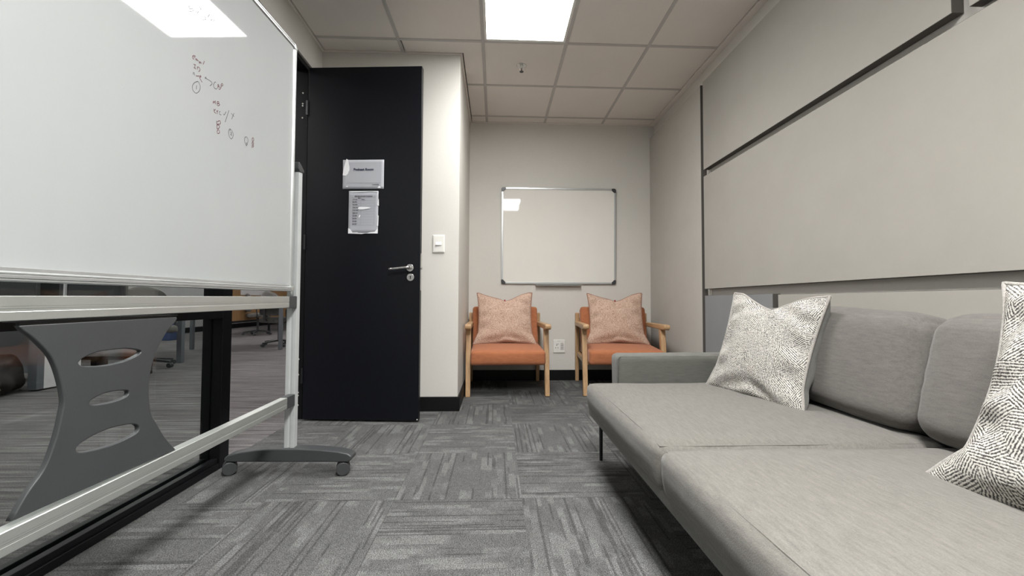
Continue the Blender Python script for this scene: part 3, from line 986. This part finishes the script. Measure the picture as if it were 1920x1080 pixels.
# marker writing on the board
FACE = .0110
RED = [[(-0.67, 1.575), (-0.663, 1.579), (-0.662, 1.583), (-0.666, 1.582), (-0.672, 1.577), (-0.673, 1.572), (-0.671, 1.569), (-0.666, 1.571)], [(-0.66, 1.577), (-0.658, 1.571), (-0.657, 1.576), (-0.654, 1.577), (-0.653, 1.573), (-0.651, 1.576), (-0.647, 1.575)], [(-0.639, 1.577), (-0.643, 1.575), (-0.645, 1.571), (-0.641, 1.572), (-0.639, 1.577), (-0.637, 1.573)], [(-0.622, 1.59), (-0.627, 1.576)], [(-0.634, 1.578), (-0.634, 1.575)], [(-0.668, 1.553), (-0.658, 1.556)], [(-0.662, 1.554), (-0.662, 1.544)], [(-0.667, 1.543), (-0.656, 1.544)], [(-0.652, 1.554), (-0.65, 1.546)], [(-0.653, 1.552), (-0.645, 1.556), (-0.64, 1.553), (-0.641, 1.547), (-0.646, 1.541)], [(-0.655, 1.52), (-0.652, 1.525), (-0.649, 1.524), (-0.645, 1.528), (-0.643, 1.527)], [(-0.64, 1.526), (-0.635, 1.53), (-0.636, 1.533), (-0.64, 1.53), (-0.64, 1.524), (-0.636, 1.52), (-0.629, 1.515)], [(-0.556, 1.548), (-0.556, 1.533)], [(-0.555, 1.548), (-0.551, 1.545), (-0.554, 1.541), (-0.545, 1.541), (-0.545, 1.536), (-0.551, 1.532)], [(-0.541, 1.555), (-0.541, 1.541)], [(-0.541, 1.554), (-0.535, 1.561), (-0.531, 1.558), (-0.539, 1.549)], [(-0.577, 1.47), (-0.576, 1.479), (-0.572, 1.475), (-0.567, 1.484), (-0.565, 1.473)], [(-0.557, 1.487), (-0.557, 1.474)], [(-0.557, 1.487), (-0.55, 1.489), (-0.55, 1.484), (-0.556, 1.481)], [(-0.555, 1.481), (-0.545, 1.482), (-0.55, 1.475), (-0.557, 1.473)], [(-0.573, 1.453), (-0.569, 1.442)], [(-0.565, 1.456), (-0.571, 1.446), (-0.562, 1.442)], [(-0.561, 1.454), (-0.557, 1.45), (-0.556, 1.443)], [(-0.552, 1.458), (-0.557, 1.45)], [(-0.558, 1.419), (-0.558, 1.412), (-0.555, 1.409), (-0.541, 1.415), (-0.539, 1.421), (-0.542, 1.426), (-0.55, 1.421), (-0.554, 1.416)], [(-0.556, 1.406), (-0.555, 1.392)], [(-0.556, 1.406), (-0.544, 1.408), (-0.545, 1.399), (-0.555, 1.392)], [(-0.549, 1.392), (-0.554, 1.385), (-0.553, 1.378), (-0.547, 1.379), (-0.542, 1.385), (-0.544, 1.391), (-0.549, 1.392)], [(-0.355, 1.441), (-0.361, 1.434), (-0.358, 1.426), (-0.352, 1.429), (-0.349, 1.437), (-0.355, 1.441)], [(-0.357, 1.424), (-0.361, 1.416), (-0.354, 1.415), (-0.349, 1.421), (-0.357, 1.423)], [(-0.361, 1.399), (-0.359, 1.407), (-0.353, 1.412), (-0.349, 1.409), (-0.357, 1.402)]]
BLK = [[(-0.668, 1.519), (-0.667, 1.526), (-0.664, 1.527), (-0.661, 1.52)], [(-0.617, 1.537), (-0.595, 1.539), (-0.586, 1.538), (-0.585, 1.532), (-0.594, 1.522)], [(-0.611, 1.542), (-0.617, 1.537), (-0.614, 1.535)], [(-0.566, 1.549), (-0.572, 1.546), (-0.577, 1.534), (-0.574, 1.526), (-0.566, 1.526), (-0.56, 1.53)], [(-0.65, 1.507), (-0.662, 1.496), (-0.669, 1.484), (-0.67, 1.475), (-0.665, 1.468), (-0.655, 1.466), (-0.646, 1.473), (-0.639, 1.484), (-0.637, 1.495), (-0.64, 1.503), (-0.646, 1.508), (-0.652, 1.505)], [(-0.653, 1.492), (-0.653, 1.479)], [(-0.541, 1.46), (-0.546, 1.454), (-0.545, 1.448), (-0.536, 1.449)], [(-0.526, 1.458), (-0.521, 1.456), (-0.512, 1.472)], [(-0.497, 1.484), (-0.516, 1.432)], [(-0.485, 1.479), (-0.468, 1.473)], [(-0.47, 1.486), (-0.482, 1.458)], [(-0.487, 1.421), (-0.494, 1.415), (-0.496, 1.4), (-0.49, 1.389), (-0.481, 1.386), (-0.473, 1.396), (-0.471, 1.408), (-0.477, 1.416), (-0.486, 1.419), (-0.491, 1.412)], [(-0.486, 1.407), (-0.482, 1.41), (-0.48, 1.407), (-0.485, 1.4), (-0.477, 1.401)], [(-0.397, 1.428), (-0.405, 1.421), (-0.406, 1.408), (-0.399, 1.398), (-0.394, 1.394), (-0.388, 1.406), (-0.385, 1.42), (-0.391, 1.427), (-0.399, 1.427)], [(-0.395, 1.407), (-0.392, 1.406), (-0.396, 1.401), (-0.391, 1.401), (-0.394, 1.395)], [(-0.691, 1.729), (-0.693, 1.716), (-0.682, 1.723), (-0.673, 1.727), (-0.678, 1.718), (-0.697, 1.704)], [(-0.666, 1.728), (-0.661, 1.726)], [(-0.654, 1.735), (-0.657, 1.725)], [(-0.653, 1.746), (-0.645, 1.752), (-0.643, 1.75), (-0.646, 1.745)], [(-0.628, 1.735), (-0.62, 1.737), (-0.623, 1.729), (-0.634, 1.72)], [(-0.603, 1.761), (-0.611, 1.746), (-0.602, 1.748)], [(-0.59, 1.752), (-0.598, 1.744), (-0.592, 1.745)], [(-0.581, 1.759), (-0.585, 1.749)]]
def strokes(lines, width, nm, mat, lab):
    """every word or figure is a part of its own: strokes lying close together are joined"""
    box = lambda L: [min(p[0] for p in L), max(p[0] for p in L), min(p[1] for p in L), max(p[1] for p in L)]
    groups = []
    for L in lines:
        b_ = box(L)
        hit = [g for g in groups if any(c[0] < b_[1] + .009 and c[1] > b_[0] - .009 and c[2] < b_[3] + .002 and c[3] > b_[2] - .002 for c in map(box, g))]
        new = [L]
        for g in hit:
            new = g + new
            groups.remove(g)
        groups.append(new)
    for g in groups:
        mb = MB()
        for L in g:
            pts = smooth_line([(0, a, b_) for a, b_ in L], 3)
            vs = []
            for i, p in enumerate(pts):
                d = pts[min(i + 1, len(pts) - 1)] - pts[max(i - 1, 0)]
                nrm = Vector((0, -d.z, d.y)).normalized() * width / 2
                vs += [(FACE, p.y + nrm.y, p.z + nrm.z), (FACE, p.y - nrm.y, p.z - nrm.z)]
            mb.add(vs, [(2 * i, 2 * i + 1, 2 * i + 3, 2 * i + 2) for i in range(len(pts) - 1)])
        o = mb.build(nm, mat, mw)
        o['label'] = lab
strokes(RED, .0023, 'handwriting', 'marker_red', 'dark red marker writing')
strokes(BLK, .0018, 'handwriting', 'marker_black', 'thin black marker writing')

# ------------------------------------------------------------------ sofa along the right wall
SX0, SX1 = .448, 1.595
SY0, SY1, SYM = .18, 2.075, 1.150
sofa = thing('sofa', 'long grey fabric sofa with loose cushions and thin black legs by the panelled wall', 'sofa', (1.0, 1.13, 0))
def L(x, y, z):
    return (x - 1.0, y - 1.13, z)
def bx(x0, x1, ya, yb, za, zb):
    a, b_ = L(x0, ya, za), L(x1, yb, zb)
    return MB().box(a[0], b_[0], a[1], b_[1], a[2], b_[2])
bx(.468, SX1, SY0 + .01, SY1 + .02, .236, .283).build('base_frame', 'sofa_base', sofa, bevel=.012, seg=3)
def seat(ya, yb, seed):
    hx, hy, hz = (1.32 - SX0) / 2, (yb - ya) / 2, (.408 - .262) / 2
    def fn(P, p):
        # the front lower edge is drawn back a little
        P.x += .012 * max(0, -p.z) * max(0, -p.x)
        P.z += .004 * noise.noise(P * 4 + Vector((seed, 0, 0)))
        P.z -= .006 * max(0, abs(p.y) - .7) / .3 * max(0, p.z)
        return P
    o = soft('seat_cushion', 'sofa', sofa, L((SX0 + 1.32) / 2, (ya + yb) / 2, .262 + hz), hx, hy, hz, .034, top=.012, front=.004, side=.006, cuts=17, wr=.002, seed=seed, fn=fn)
    pts = []
    r = .012
    for k in range(24):
        t_ = k / 24 * 4
        s, u = int(t_), t_ - int(t_)
        e = [(-1, -1), (1, -1), (1, 1), (-1, 1), (-1, -1)]
        ex = e[s][0] + (e[s + 1][0] - e[s][0]) * u
        ey = e[s][1] + (e[s + 1][1] - e[s][1]) * u
        pts.append((ex * (hx - .017), ey * (hy - .017), hz - .0062 - .005 * (abs(ey) > .99)))
    MB().tube(pts, .0016, 6, True).build('seam', 'sofa', o, smooth=True)
    return o
seat(SYM + .003, SY1, 3.1)
seat(SY0, SYM - .003, 8.4)
def back_cushion(ya, yb, seed):
    hy = (yb - ya) / 2
    hx, hz = .105, .185
    def fn(P, p):
        P.z += .010 * noise.noise(Vector((P.y * 4, seed, 0)))
        c = max(0, abs(p.y) - .72) / .28
        P.z -= .016 * c * c * max(0, p.z)
        w = .0022 * math.sin(P.z * 95 + 2.2 * math.sin(P.y * 11 + seed)) * c * (1 - abs(p.z)) * max(0, -p.x)
        P.x += w
        P.x += .005 * noise.noise(P * 5 + Vector((seed, 1, 0))) * max(0, -p.x)
        return P
    o = soft('back_cushion', 'sofa_back', sofa, L(1.332, (ya + yb) / 2, .583), hx, hy, hz, .062, side=.020, top=.014, front=.012, cuts=19, seed=seed, fn=fn, rot=(0, math.radians(13), 0))
    for s in (-1, 1):
        MB().tube([(-hx + .030 + .004 * abs(q), s * (hy - .030), q * (hz - .05)) for q in (-1, -.6, -.2, .2, .6, 1)], .0016, 6).build('seam', 'sofa_back', o, smooth=True)
back_cushion(1.196, 2.07, 1.7)
back_cushion(.30, 1.184, 6.2)
soft('backrest_frame', 'sofa_base', sofa, L(1.53, 1.13, .45), .065, .93, .215, .03, cuts=9)
def arm(ya, yb):
    o = soft('armrest', 'sofa_arm', sofa, L(1.105, (ya + yb) / 2, .405), .49, (yb - ya) / 2, .130, .024, top=.004, cuts=13, wr=.0015, seed=ya)
    z = .130 - .008
    for s in (-1, 1):
        MB().tube([(-.486, s * ((yb - ya) / 2 - .008), -.12), (-.487, s * ((yb - ya) / 2 - .007), z - .012), (-.478, s * ((yb - ya) / 2 - .007), z), (.47, s * ((yb - ya) / 2 - .007), z)], .002, 6).build('seam', 'sofa_arm', o, smooth=True)
arm(2.082, 2.205)
arm(.05, .172)
for x, y in ((.538, 2.121), (1.50, 2.121), (.538, .12), (1.50, .12)):
    MB().cyl(L(x, y, 0), L(x, y, .24), .0085, .0095, 16).build('leg', 'black', sofa)

# ------------------------------------------------------------------ loose pillows
def pillow_parts(root, w, h, tf, tb, dip, front_mat, back_mat, edge_mat, seed, piping=.0045, crease=.02, dip_w=.75, tip=.0, conc=.075):
    N = 44
    warp = lambda a: math.copysign(1 - (1 - abs(a)) ** 1.35, a)
    def outline(u, v):
        x = w / 2 * u * (1 - conc * (1 - v * v) ** 1.0)
        z = h / 2 * v * (1 - .055 * (1 - u * u))
        k = max(0, 1 - abs(u) / dip_w)
        vv = max(0, (v + .15) / 1.15)
        z -= dip * k ** 1.15 * vv ** 1.6
        low = max(0, -v - .6) / .4
        x += tip * u * abs(u) ** 3 * low          # lower corners splay outwards
        z += .012 * noise.noise(Vector((u * 2.3, v * 2.3, seed))) * (abs(v) > .5)
        return x, z
    def thick(u, v, sign):
        a = max(0, (1 - abs(u) ** 2.3) * (1 - abs(v) ** 2.6))
        return (tf if sign < 0 else tb) * a ** (.55 if sign < 0 else .42)
    def grid(sign):
        vs, fs = [], []
        for j in range(N + 1):
            for i in range(N + 1):
                u, v = warp(2 * i / N - 1), warp(2 * j / N - 1)
                x, z = outline(u, v)
                T = thick(u, v, sign)
                t = 2 * (tf if sign < 0 else tb)
                edge = max(abs(u), abs(v))
                e2 = max(0, 1 - abs(edge - .82) / .3) * (edge < 1)
                # folds running in from the sides and the upper corners
                fold = crease * e2 * (.55 * math.sin((z * 52 + x * math.copysign(26, u)) + 3 * noise.noise(Vector((u * 1.7, v * 1.7, seed + sign)))) - .25)
                fold *= min(1, T / (t * .2)) if T > 0 else 0
                groove = .5 * t * .35 * max(0, 1 - abs(u) / .16) * max(0, v - .25) ** 1.2
                big = .05 * t * noise.noise(Vector((u * 2.1, v * 2.1, seed * 3 + sign)))
                y = sign * max(0, T - groove * (T / (t / 2)) + fold + big * (T / (t / 2)))
                vs.append((x, y, z))
        for j in range(N):
            for i in range(N):
                a = j * (N + 1) + i
                fs.append((a, a + 1, a + N + 2, a + N + 1))
        return vs, fs
    for sign, nm, mat in ((-1, 'front_cover', front_mat), (1, 'back_cover', back_mat)):
        vs, fs = grid(sign)
        me = bpy.data.meshes.new(nm)
        me.from_pydata(vs, [], [f if sign < 0 else tuple(reversed(f)) for f in fs])
        link(nm, me, mat, root, smooth=True)
    ring = []
    for k in range(N):
        ring.append((warp(2 * k / N - 1), -1))
    for k in range(N):
        ring.append((1, warp(2 * k / N - 1)))
    for k in range(N):
        ring.append((-warp(2 * k / N - 1), 1))
    for k in range(N):
        ring.append((-1, -warp(2 * k / N - 1)))
    pts = []
    for u, v in ring:
        x, z = outline(u, v)
        pts.append((x * 1.004, 0, z + .001 * v))
    MB().tube(pts, piping, 8, True).build('piping', edge_mat, root, smooth=True)

def place_pillow(root, base, rotz, lean, h, roll=0.0):
    """base = middle of the lower edge; leans backwards (towards local +Y)"""
    root.rotation_mode = 'XYZ'
    rm = Matrix.Rotation(rotz, 4, 'Z') @ Matrix.Rotation(-lean, 4, 'X')
    root.matrix_world = Matrix.Translation(Vector(base)) @ rm @ Matrix.Translation((0, 0, h / 2)) @ Matrix.Rotation(roll, 4, 'Y')

p1 = thing('throw_pillow', 'cream and grey hatched pillow propped at the far end of the sofa', 'pillow', group='hatched pillows on the sofa')
pillow_parts(p1, .475, .455, .05, .14, .06, 'hatch', 'pillow_back', 'pipe_pale', 2.0, piping=.005, crease=.018, dip_w=.8, tip=.02)
place_pillow(p1, (1.062, 1.71, .408), math.radians(-79), math.radians(17), .440, math.radians(2.2))
p2 = thing('throw_pillow', 'cream and grey hatched pillow at the near end of the sofa, cut by the frame', 'pillow', group='hatched pillows on the sofa')
pillow_parts(p2, .50, .475, .075, .11, .05, 'hatch', 'pillow_back', 'pipe_pale', 7.0, piping=.005, crease=.02, tip=.045, conc=.14)
place_pillow(p2, (.988, .640, .404), math.radians(-89), math.radians(20), .470)

# ------------------------------------------------------------------ orange armchairs
def make_armchair(label):
    t = thing('armchair', label, 'chair', (0, 0, 0), 0, 'orange armchairs by the back wall')
    soft('seat', 'orange', t, (0, -.105, .345), .313, .335, .062, .028, top=.010, front=.008, cuts=13, wr=.002, seed=1.0, rot=(math.radians(2), 0, 0))
    soft('backrest', 'orange', t, (0, .205, .565), .318, .052, .188, .03, front=.012, cuts=13, wr=.002, seed=4.0, rot=(math.radians(-16), 0, 0))
    for s in (-1, 1):
        x = s * .336
        MB().bar((x, -.352, 0), (x, -.262, .578), .040, .044, .044, .052).build('leg', 'oak', t, bevel=.005)
        MB().bar((x, .345, 0), (x, .318, .690), .036, .040, .040, .046).build('leg', 'oak', t, bevel=.005)
        am = MB()
        prof = [(-.410, .590), (-.405, .574), (-.385, .566), (.31, .566), (.31, .604), (-.395, .612), (-.408, .606)]
        am.prism([(y, z) for y, z in prof], lambda q, x=x: (x - .026, q[0], q[1]), lambda q, x=x: (x + .026, q[0], q[1]))
        am.build('armrest', 'oak_y', t, bevel=.008, seg=3)
        MB().box(x - .014 - s * .01, x + .014 - s * .01, -.30, .33, .258, .300).build('side_rail', 'oak_y', t, bevel=.003)
    MB().box(-.316, .316, -.345, -.315, .262, .292).build('front_rail', 'oak_x', t, bevel=.003)
    MB().box(-.316, .316, .305, .335, .262, .300).build('back_rail', 'oak_x', t, bevel=.003)
    MB().box(-.316, .316, .290, .318, .585, .640).build('back_rail', 'oak_x', t, bevel=.003)
    MB().box(-.30, .30, -.31, .30, .268, .283).build('seat_base', 'hole', t)
    return t
ac1 = make_armchair('orange cushioned oak armchair standing beside the pale pier under the wall whiteboard')
ac1.location = (.098, 3.895, 0)
ac1.rotation_euler = (0, 0, math.radians(1.2))
dup(ac1, (1.135, 3.872, 0), math.radians(-5.2), 'orange cushioned oak armchair half hidden behind the sofa arm')

q1 = thing('throw_pillow', 'speckled pink tweed pillow on the armchair beside the pale pier', 'pillow', group='pink pillows on the armchairs')
pillow_parts(q1, .525, .495, .075, .07, .078, 'tweed', 'tweed', 'tweed_edge', 11.0, piping=.0042, crease=.02, dip_w=.92, tip=.035)
MB().box(-.006, .006, -.014, .004, .160, .1745).build('tag', 'red_tag', q1)
place_pillow(q1, (.088, 3.845, .418), math.radians(1.2), math.radians(17), .485)
q2 = dup(q1, (0, 0, 0), 0, 'speckled pink tweed pillow on the armchair behind the sofa arm')
place_pillow(q2, (1.132, 3.838, .418), math.radians(-4.5), math.radians(17), .485)

# ------------------------------------------------------------------ office beyond the glass
struct(MB().box(-7.75, -7.6, -3.2, 16, -.1, 2.75).build('wall_office', 'office_wall'))
struct(MB().box(-10.5, -1.42, 15.4, 15.6, -.1, 2.75).build('wall_office_end', 'office_wall'))
struct(MB().box(-10.5, -1.42, -3.2, -3.0, -.1, 2.75).build('wall_office_near', 'office_wall'))
struct(MB().box(-1.42, -1.30, YB, 15.5, -.1, 2.75).build('wall_corridor', 'office_wall'))
struct(MB().box(-7.6, -1.42, -3.2, 15.5, 2.70, 2.82).build('ceiling_office', 'ceiling_tile'))
struct(MB().box(-7.6, -7.585, -3, 15.4, 0, .13).build('baseboard_office', 'skirting'))
for x, y, nm in [(x, y, '%s unseen office ceiling light panel in the row %s' % (b_, a)) for y, b_ in ((-.6, 'nearest'), (2.2, 'second nearest'), (5.0, 'middle'), (7.8, 'second farthest'), (11.0, 'farthest')) for x, a in ((-2.7, 'beside the glass partition'), (-6.2, 'along the far office wall'))]:
    t = thing('ceiling_light', nm, 'ceiling light', (x, y, 2.69), 0, 'unseen office ceiling lights')  # panels out of view, added to light the office
    MB().box(-.62, .62, -.32, .32, 0, .01).build('frame', 'white_plastic', t)
    MB().box(-.6, .6, -.3, .3, -.004, 0).build('diffuser', 'office_light', t)

def make_desk(name, label, x0, x1, ya, yb, leg_w=.06, ztop=.735):
    t = thing(name, label, 'desk', ((x0 + x1) / 2, (ya + yb) / 2, 0), 0, 'office desks')
    hx, hy = (x1 - x0) / 2, (yb - ya) / 2
    MB().box(-hx, hx, -hy, hy, ztop - .025, ztop).build('desk_top', 'office_white', t, bevel=.002)
    for sx in (-1, 1):
        for sy in (-1, 1):
            cx, cy = sx * (hx - leg_w / 2 - .005), sy * (hy - leg_w / 2 - .005)
            MB().box(cx - leg_w / 2, cx + leg_w / 2, cy - leg_w / 2, cy + leg_w / 2, 0, ztop - .025).build('leg', 'office_grey', t, bevel=.002)
    return t
make_desk('office_desk', 'white office desk with a square grey leg, seen through the glass beside the grey bracket', -5.9, -4.03, 5.53, 6.3)
make_desk('office_desk', 'office desk with slim grey leg seen through the doorway beside the whiteboard post', -5.0, -3.52, 7.02, 7.8, .05)

# white-ended workstation on the left with its screens
t = thing('workstation', 'workstation with white end panel and grey edge, seen through the glass left of the bracket', 'desk', (-4.9, 4.4, 0))
MB().box(.84, .875, -.50, -.17, .012, .71).build('end_panel', 'office_white', t)
MB().box(.80, .876, -.56, -.50, .012, .71).build('end_edge', 'office_grey', t)
MB().box(-1.6, .88, -.58, .27, .71, .735).build('desk_top', 'office_grey', t)
MB().box(-1.6, .80, -.21, -.18, .10, .71).build('modesty_panel', 'office_grey', t)
def monitor(label, x, y, w, rz, wall=False):
    m = thing('monitor', label, 'monitor', (x, y, .735), rz, 'office monitors')
    MB().box(-w / 2, w / 2, -.02, .015, .10, .47).build('housing', 'dark_plastic', m, bevel=.004)
    MB().box(-w / 2 + .012, w / 2 - .012, -.0215, -.02, .118, .458).build('screen', 'screen', m)
    MB().box(-.02, .02, .0, .03, .0, .2).build('stand', 'dark_plastic', m)
    MB().box(-.12, .12, -.08, .10, 0, .012).build('stand_base', 'dark_plastic', m)
monitor('dark monitor glimpsed between the board and rail, nearer the glass corner', -4.22, 4.55, .62, .1)
monitor('dark monitor at the left end of the gap below the whiteboard', -4.95, 4.45, .62, -.1)
MB().box(.435, .452, .08, .10, .735, 1.0).build('divider_trim', 'office_white', t)
MB().box(-1.25, .86, .20, .24, .735, 1.15).build('screen_divider', 'frame_black', t)

def make_office_chair(label, loc, rz):
    t = thing('swivel_chair', label, 'chair', loc, rz, 'office swivel chairs')
    for k in range(5):
        an = 2 * PI * k / 5 + .3
        c, s = math.cos(an), math.sin(an)
        MB().bar((0, 0, .10), (c * .29, s * .29, .068), .045, .035, .028, .022, ref=(0, 0, 1)).build('base_arm', 'dark_plastic', t, bevel=.004)
        w = MB()
        for q in (-1, 1):
            w.cyl((c * .29 + -s * .004 * q, s * .29 + c * .004 * q, .028), (c * .29 - s * .024 * q, s * .29 + c * .024 * q, .028), .028, .027, 16)
        w.cyl((c * .29, s * .29, .03), (c * .29, s * .29, .07), .008, .008, 8)
        w.build('castor', 'dark_plastic', t)
    MB().cyl((0, 0, .08), (0, 0, .40), .028, .024, 16).build('column', 'dark_plastic', t)
    soft('seat', 'office_cloth', t, (0, 0, .455), .24, .24, .045, .035, top=.012, cuts=9)
    soft('backrest', 'office_cloth', t, (0, .235, .755), .255, .035, .215, .033, cuts=11, fn=lambda P, p: Vector((P.x * (1 - .32 * max(0, p.z) ** 2), P.y + .05 * p.x ** 2 * -1, P.z - .05 * p.x ** 2 * max(0, p.z))))
    MB().bar((0, .02, .40), (0, .27, .46), .06, .015, ref=(0, 0, 1)).build('back_bracket', 'dark_plastic', t)
    MB().bar((0, .27, .45), (0, .275, .75), .06, .015, ref=(0, 1, 0)).build('back_support', 'dark_plastic', t)
    for s in (-1, 1):
        MB().tube(smooth_line([(s * .24, .05, .42), (s * .285, .05, .46), (s * .285, .06, .64), (s * .28, -.05, .66), (s * .28, -.14, .65)], 3), .013, 8).build('armrest', 'dark_plastic', t, smooth=True)
    return t
oc = make_office_chair('grey swivel chair with rounded back behind the slotted bracket', (-4.17, 5.17, 0), .9)
dup(oc, (-5.62, 10.1, 0), 2.2, 'dark swivel chair below the timber counter in the far office')
dup(oc, (-3.86, 7.62, 0), 2.6, 'grey swivel chair beside the slim desk leg near the whiteboard post')

t = thing('timber_counter', 'timber-fronted counter on black legs in the office beyond the doorway', 'counter', (-6.1, 11.6, 0))
MB().box(.27, .30, -2.4, 2.4, .345, 1.15).build('front_panel', 'office_wood', t)
MB().box(-.3, .30, -2.4, 2.4, 1.15, 1.18).build('counter_top', 'office_white', t)
MB().box(.24, .298, -2.4, 2.4, .30, .345).build('bottom_rail', 'black', t)
for y in (-2.3, -.6, .9, 2.3):
    MB().box(.24, .28, y - .02, y + .02, 0, .30).build('leg', 'black', t)
tag(MB().box(-5.797, -5.787, 9.70, 10.92, .93, 1.12).build('white_panel', 'office_white'), 'long white sheet fixed to the timber counter front', 'panel')
tag(MB().hexa([(-6.75, 8.6, 0), (-6.50, 8.6, 0), (-6.50, 8.85, 0), (-6.75, 8.85, 0)], [(-6.79, 8.56, .34), (-6.46, 8.56, .34), (-6.46, 8.89, .34), (-6.79, 8.89, .34)]).build('waste_bin', 'blue_bin'), 'blue waste bin by the far office wall', 'bin')

t = thing('low_rack', 'dark brown low rack on the office carpet, seen through the top slot of the bracket', 'rack', (-4.08, 4.62, 0), .0)
for x, y in ((-.28, -.12), (.02, -.12), (.28, -.12), (-.28, .12), (.28, .12)):
    MB().box(x - .03, x + .03, y - .02, y + .02, 0, .22).build('leg', 'rack_brown', t)
for z in (.055, .185):
    MB().box(-.31, .31, -.14, .14, z, z + .035).build('shelf', 'rack_brown', t, bevel=.003)

# backpack slumped on the floor by the workstation
t = thing('backpack', 'dark brown leather backpack slumped on the office carpet by the white end panel', 'bag', (-4.27, 3.66, 0), .35)
soft('body', 'brown_leather', t, (0, 0, .165), .21, .17, .16, .11, top=.03, cuts=13, wr=.035, seed=2.0)
soft('front_pocket', 'brown_leather', t, (.05, -.17, .10), .13, .06, .08, .05, cuts=9, wr=.02, seed=5.0)
MB().tube(smooth_line([(-.1, -.05, .32), (-.02, -.12, .36), (.10, -.10, .30), (.18, -.14, .12), (.14, -.22, .02)], 5), .012, 8).build('strap', 'brown_leather', t, smooth=True)
MB().cyl((.20, -.17, .07), (.205, -.185, .07), .008, .008, 10).build('buckle', 'steel', t)
me = soft_box(.27, .16, .07, .06, top=.02, cuts=13, wr=.04, seed=9.0)
me.name = 'jacket'
j = link('jacket', me, 'navy_cloth', None, smooth=True, loc=(-4.40, 3.30, .072), rotz=.3)
tag(j, 'dark navy jacket heaped on the carpet before the brown backpack', 'jacket')
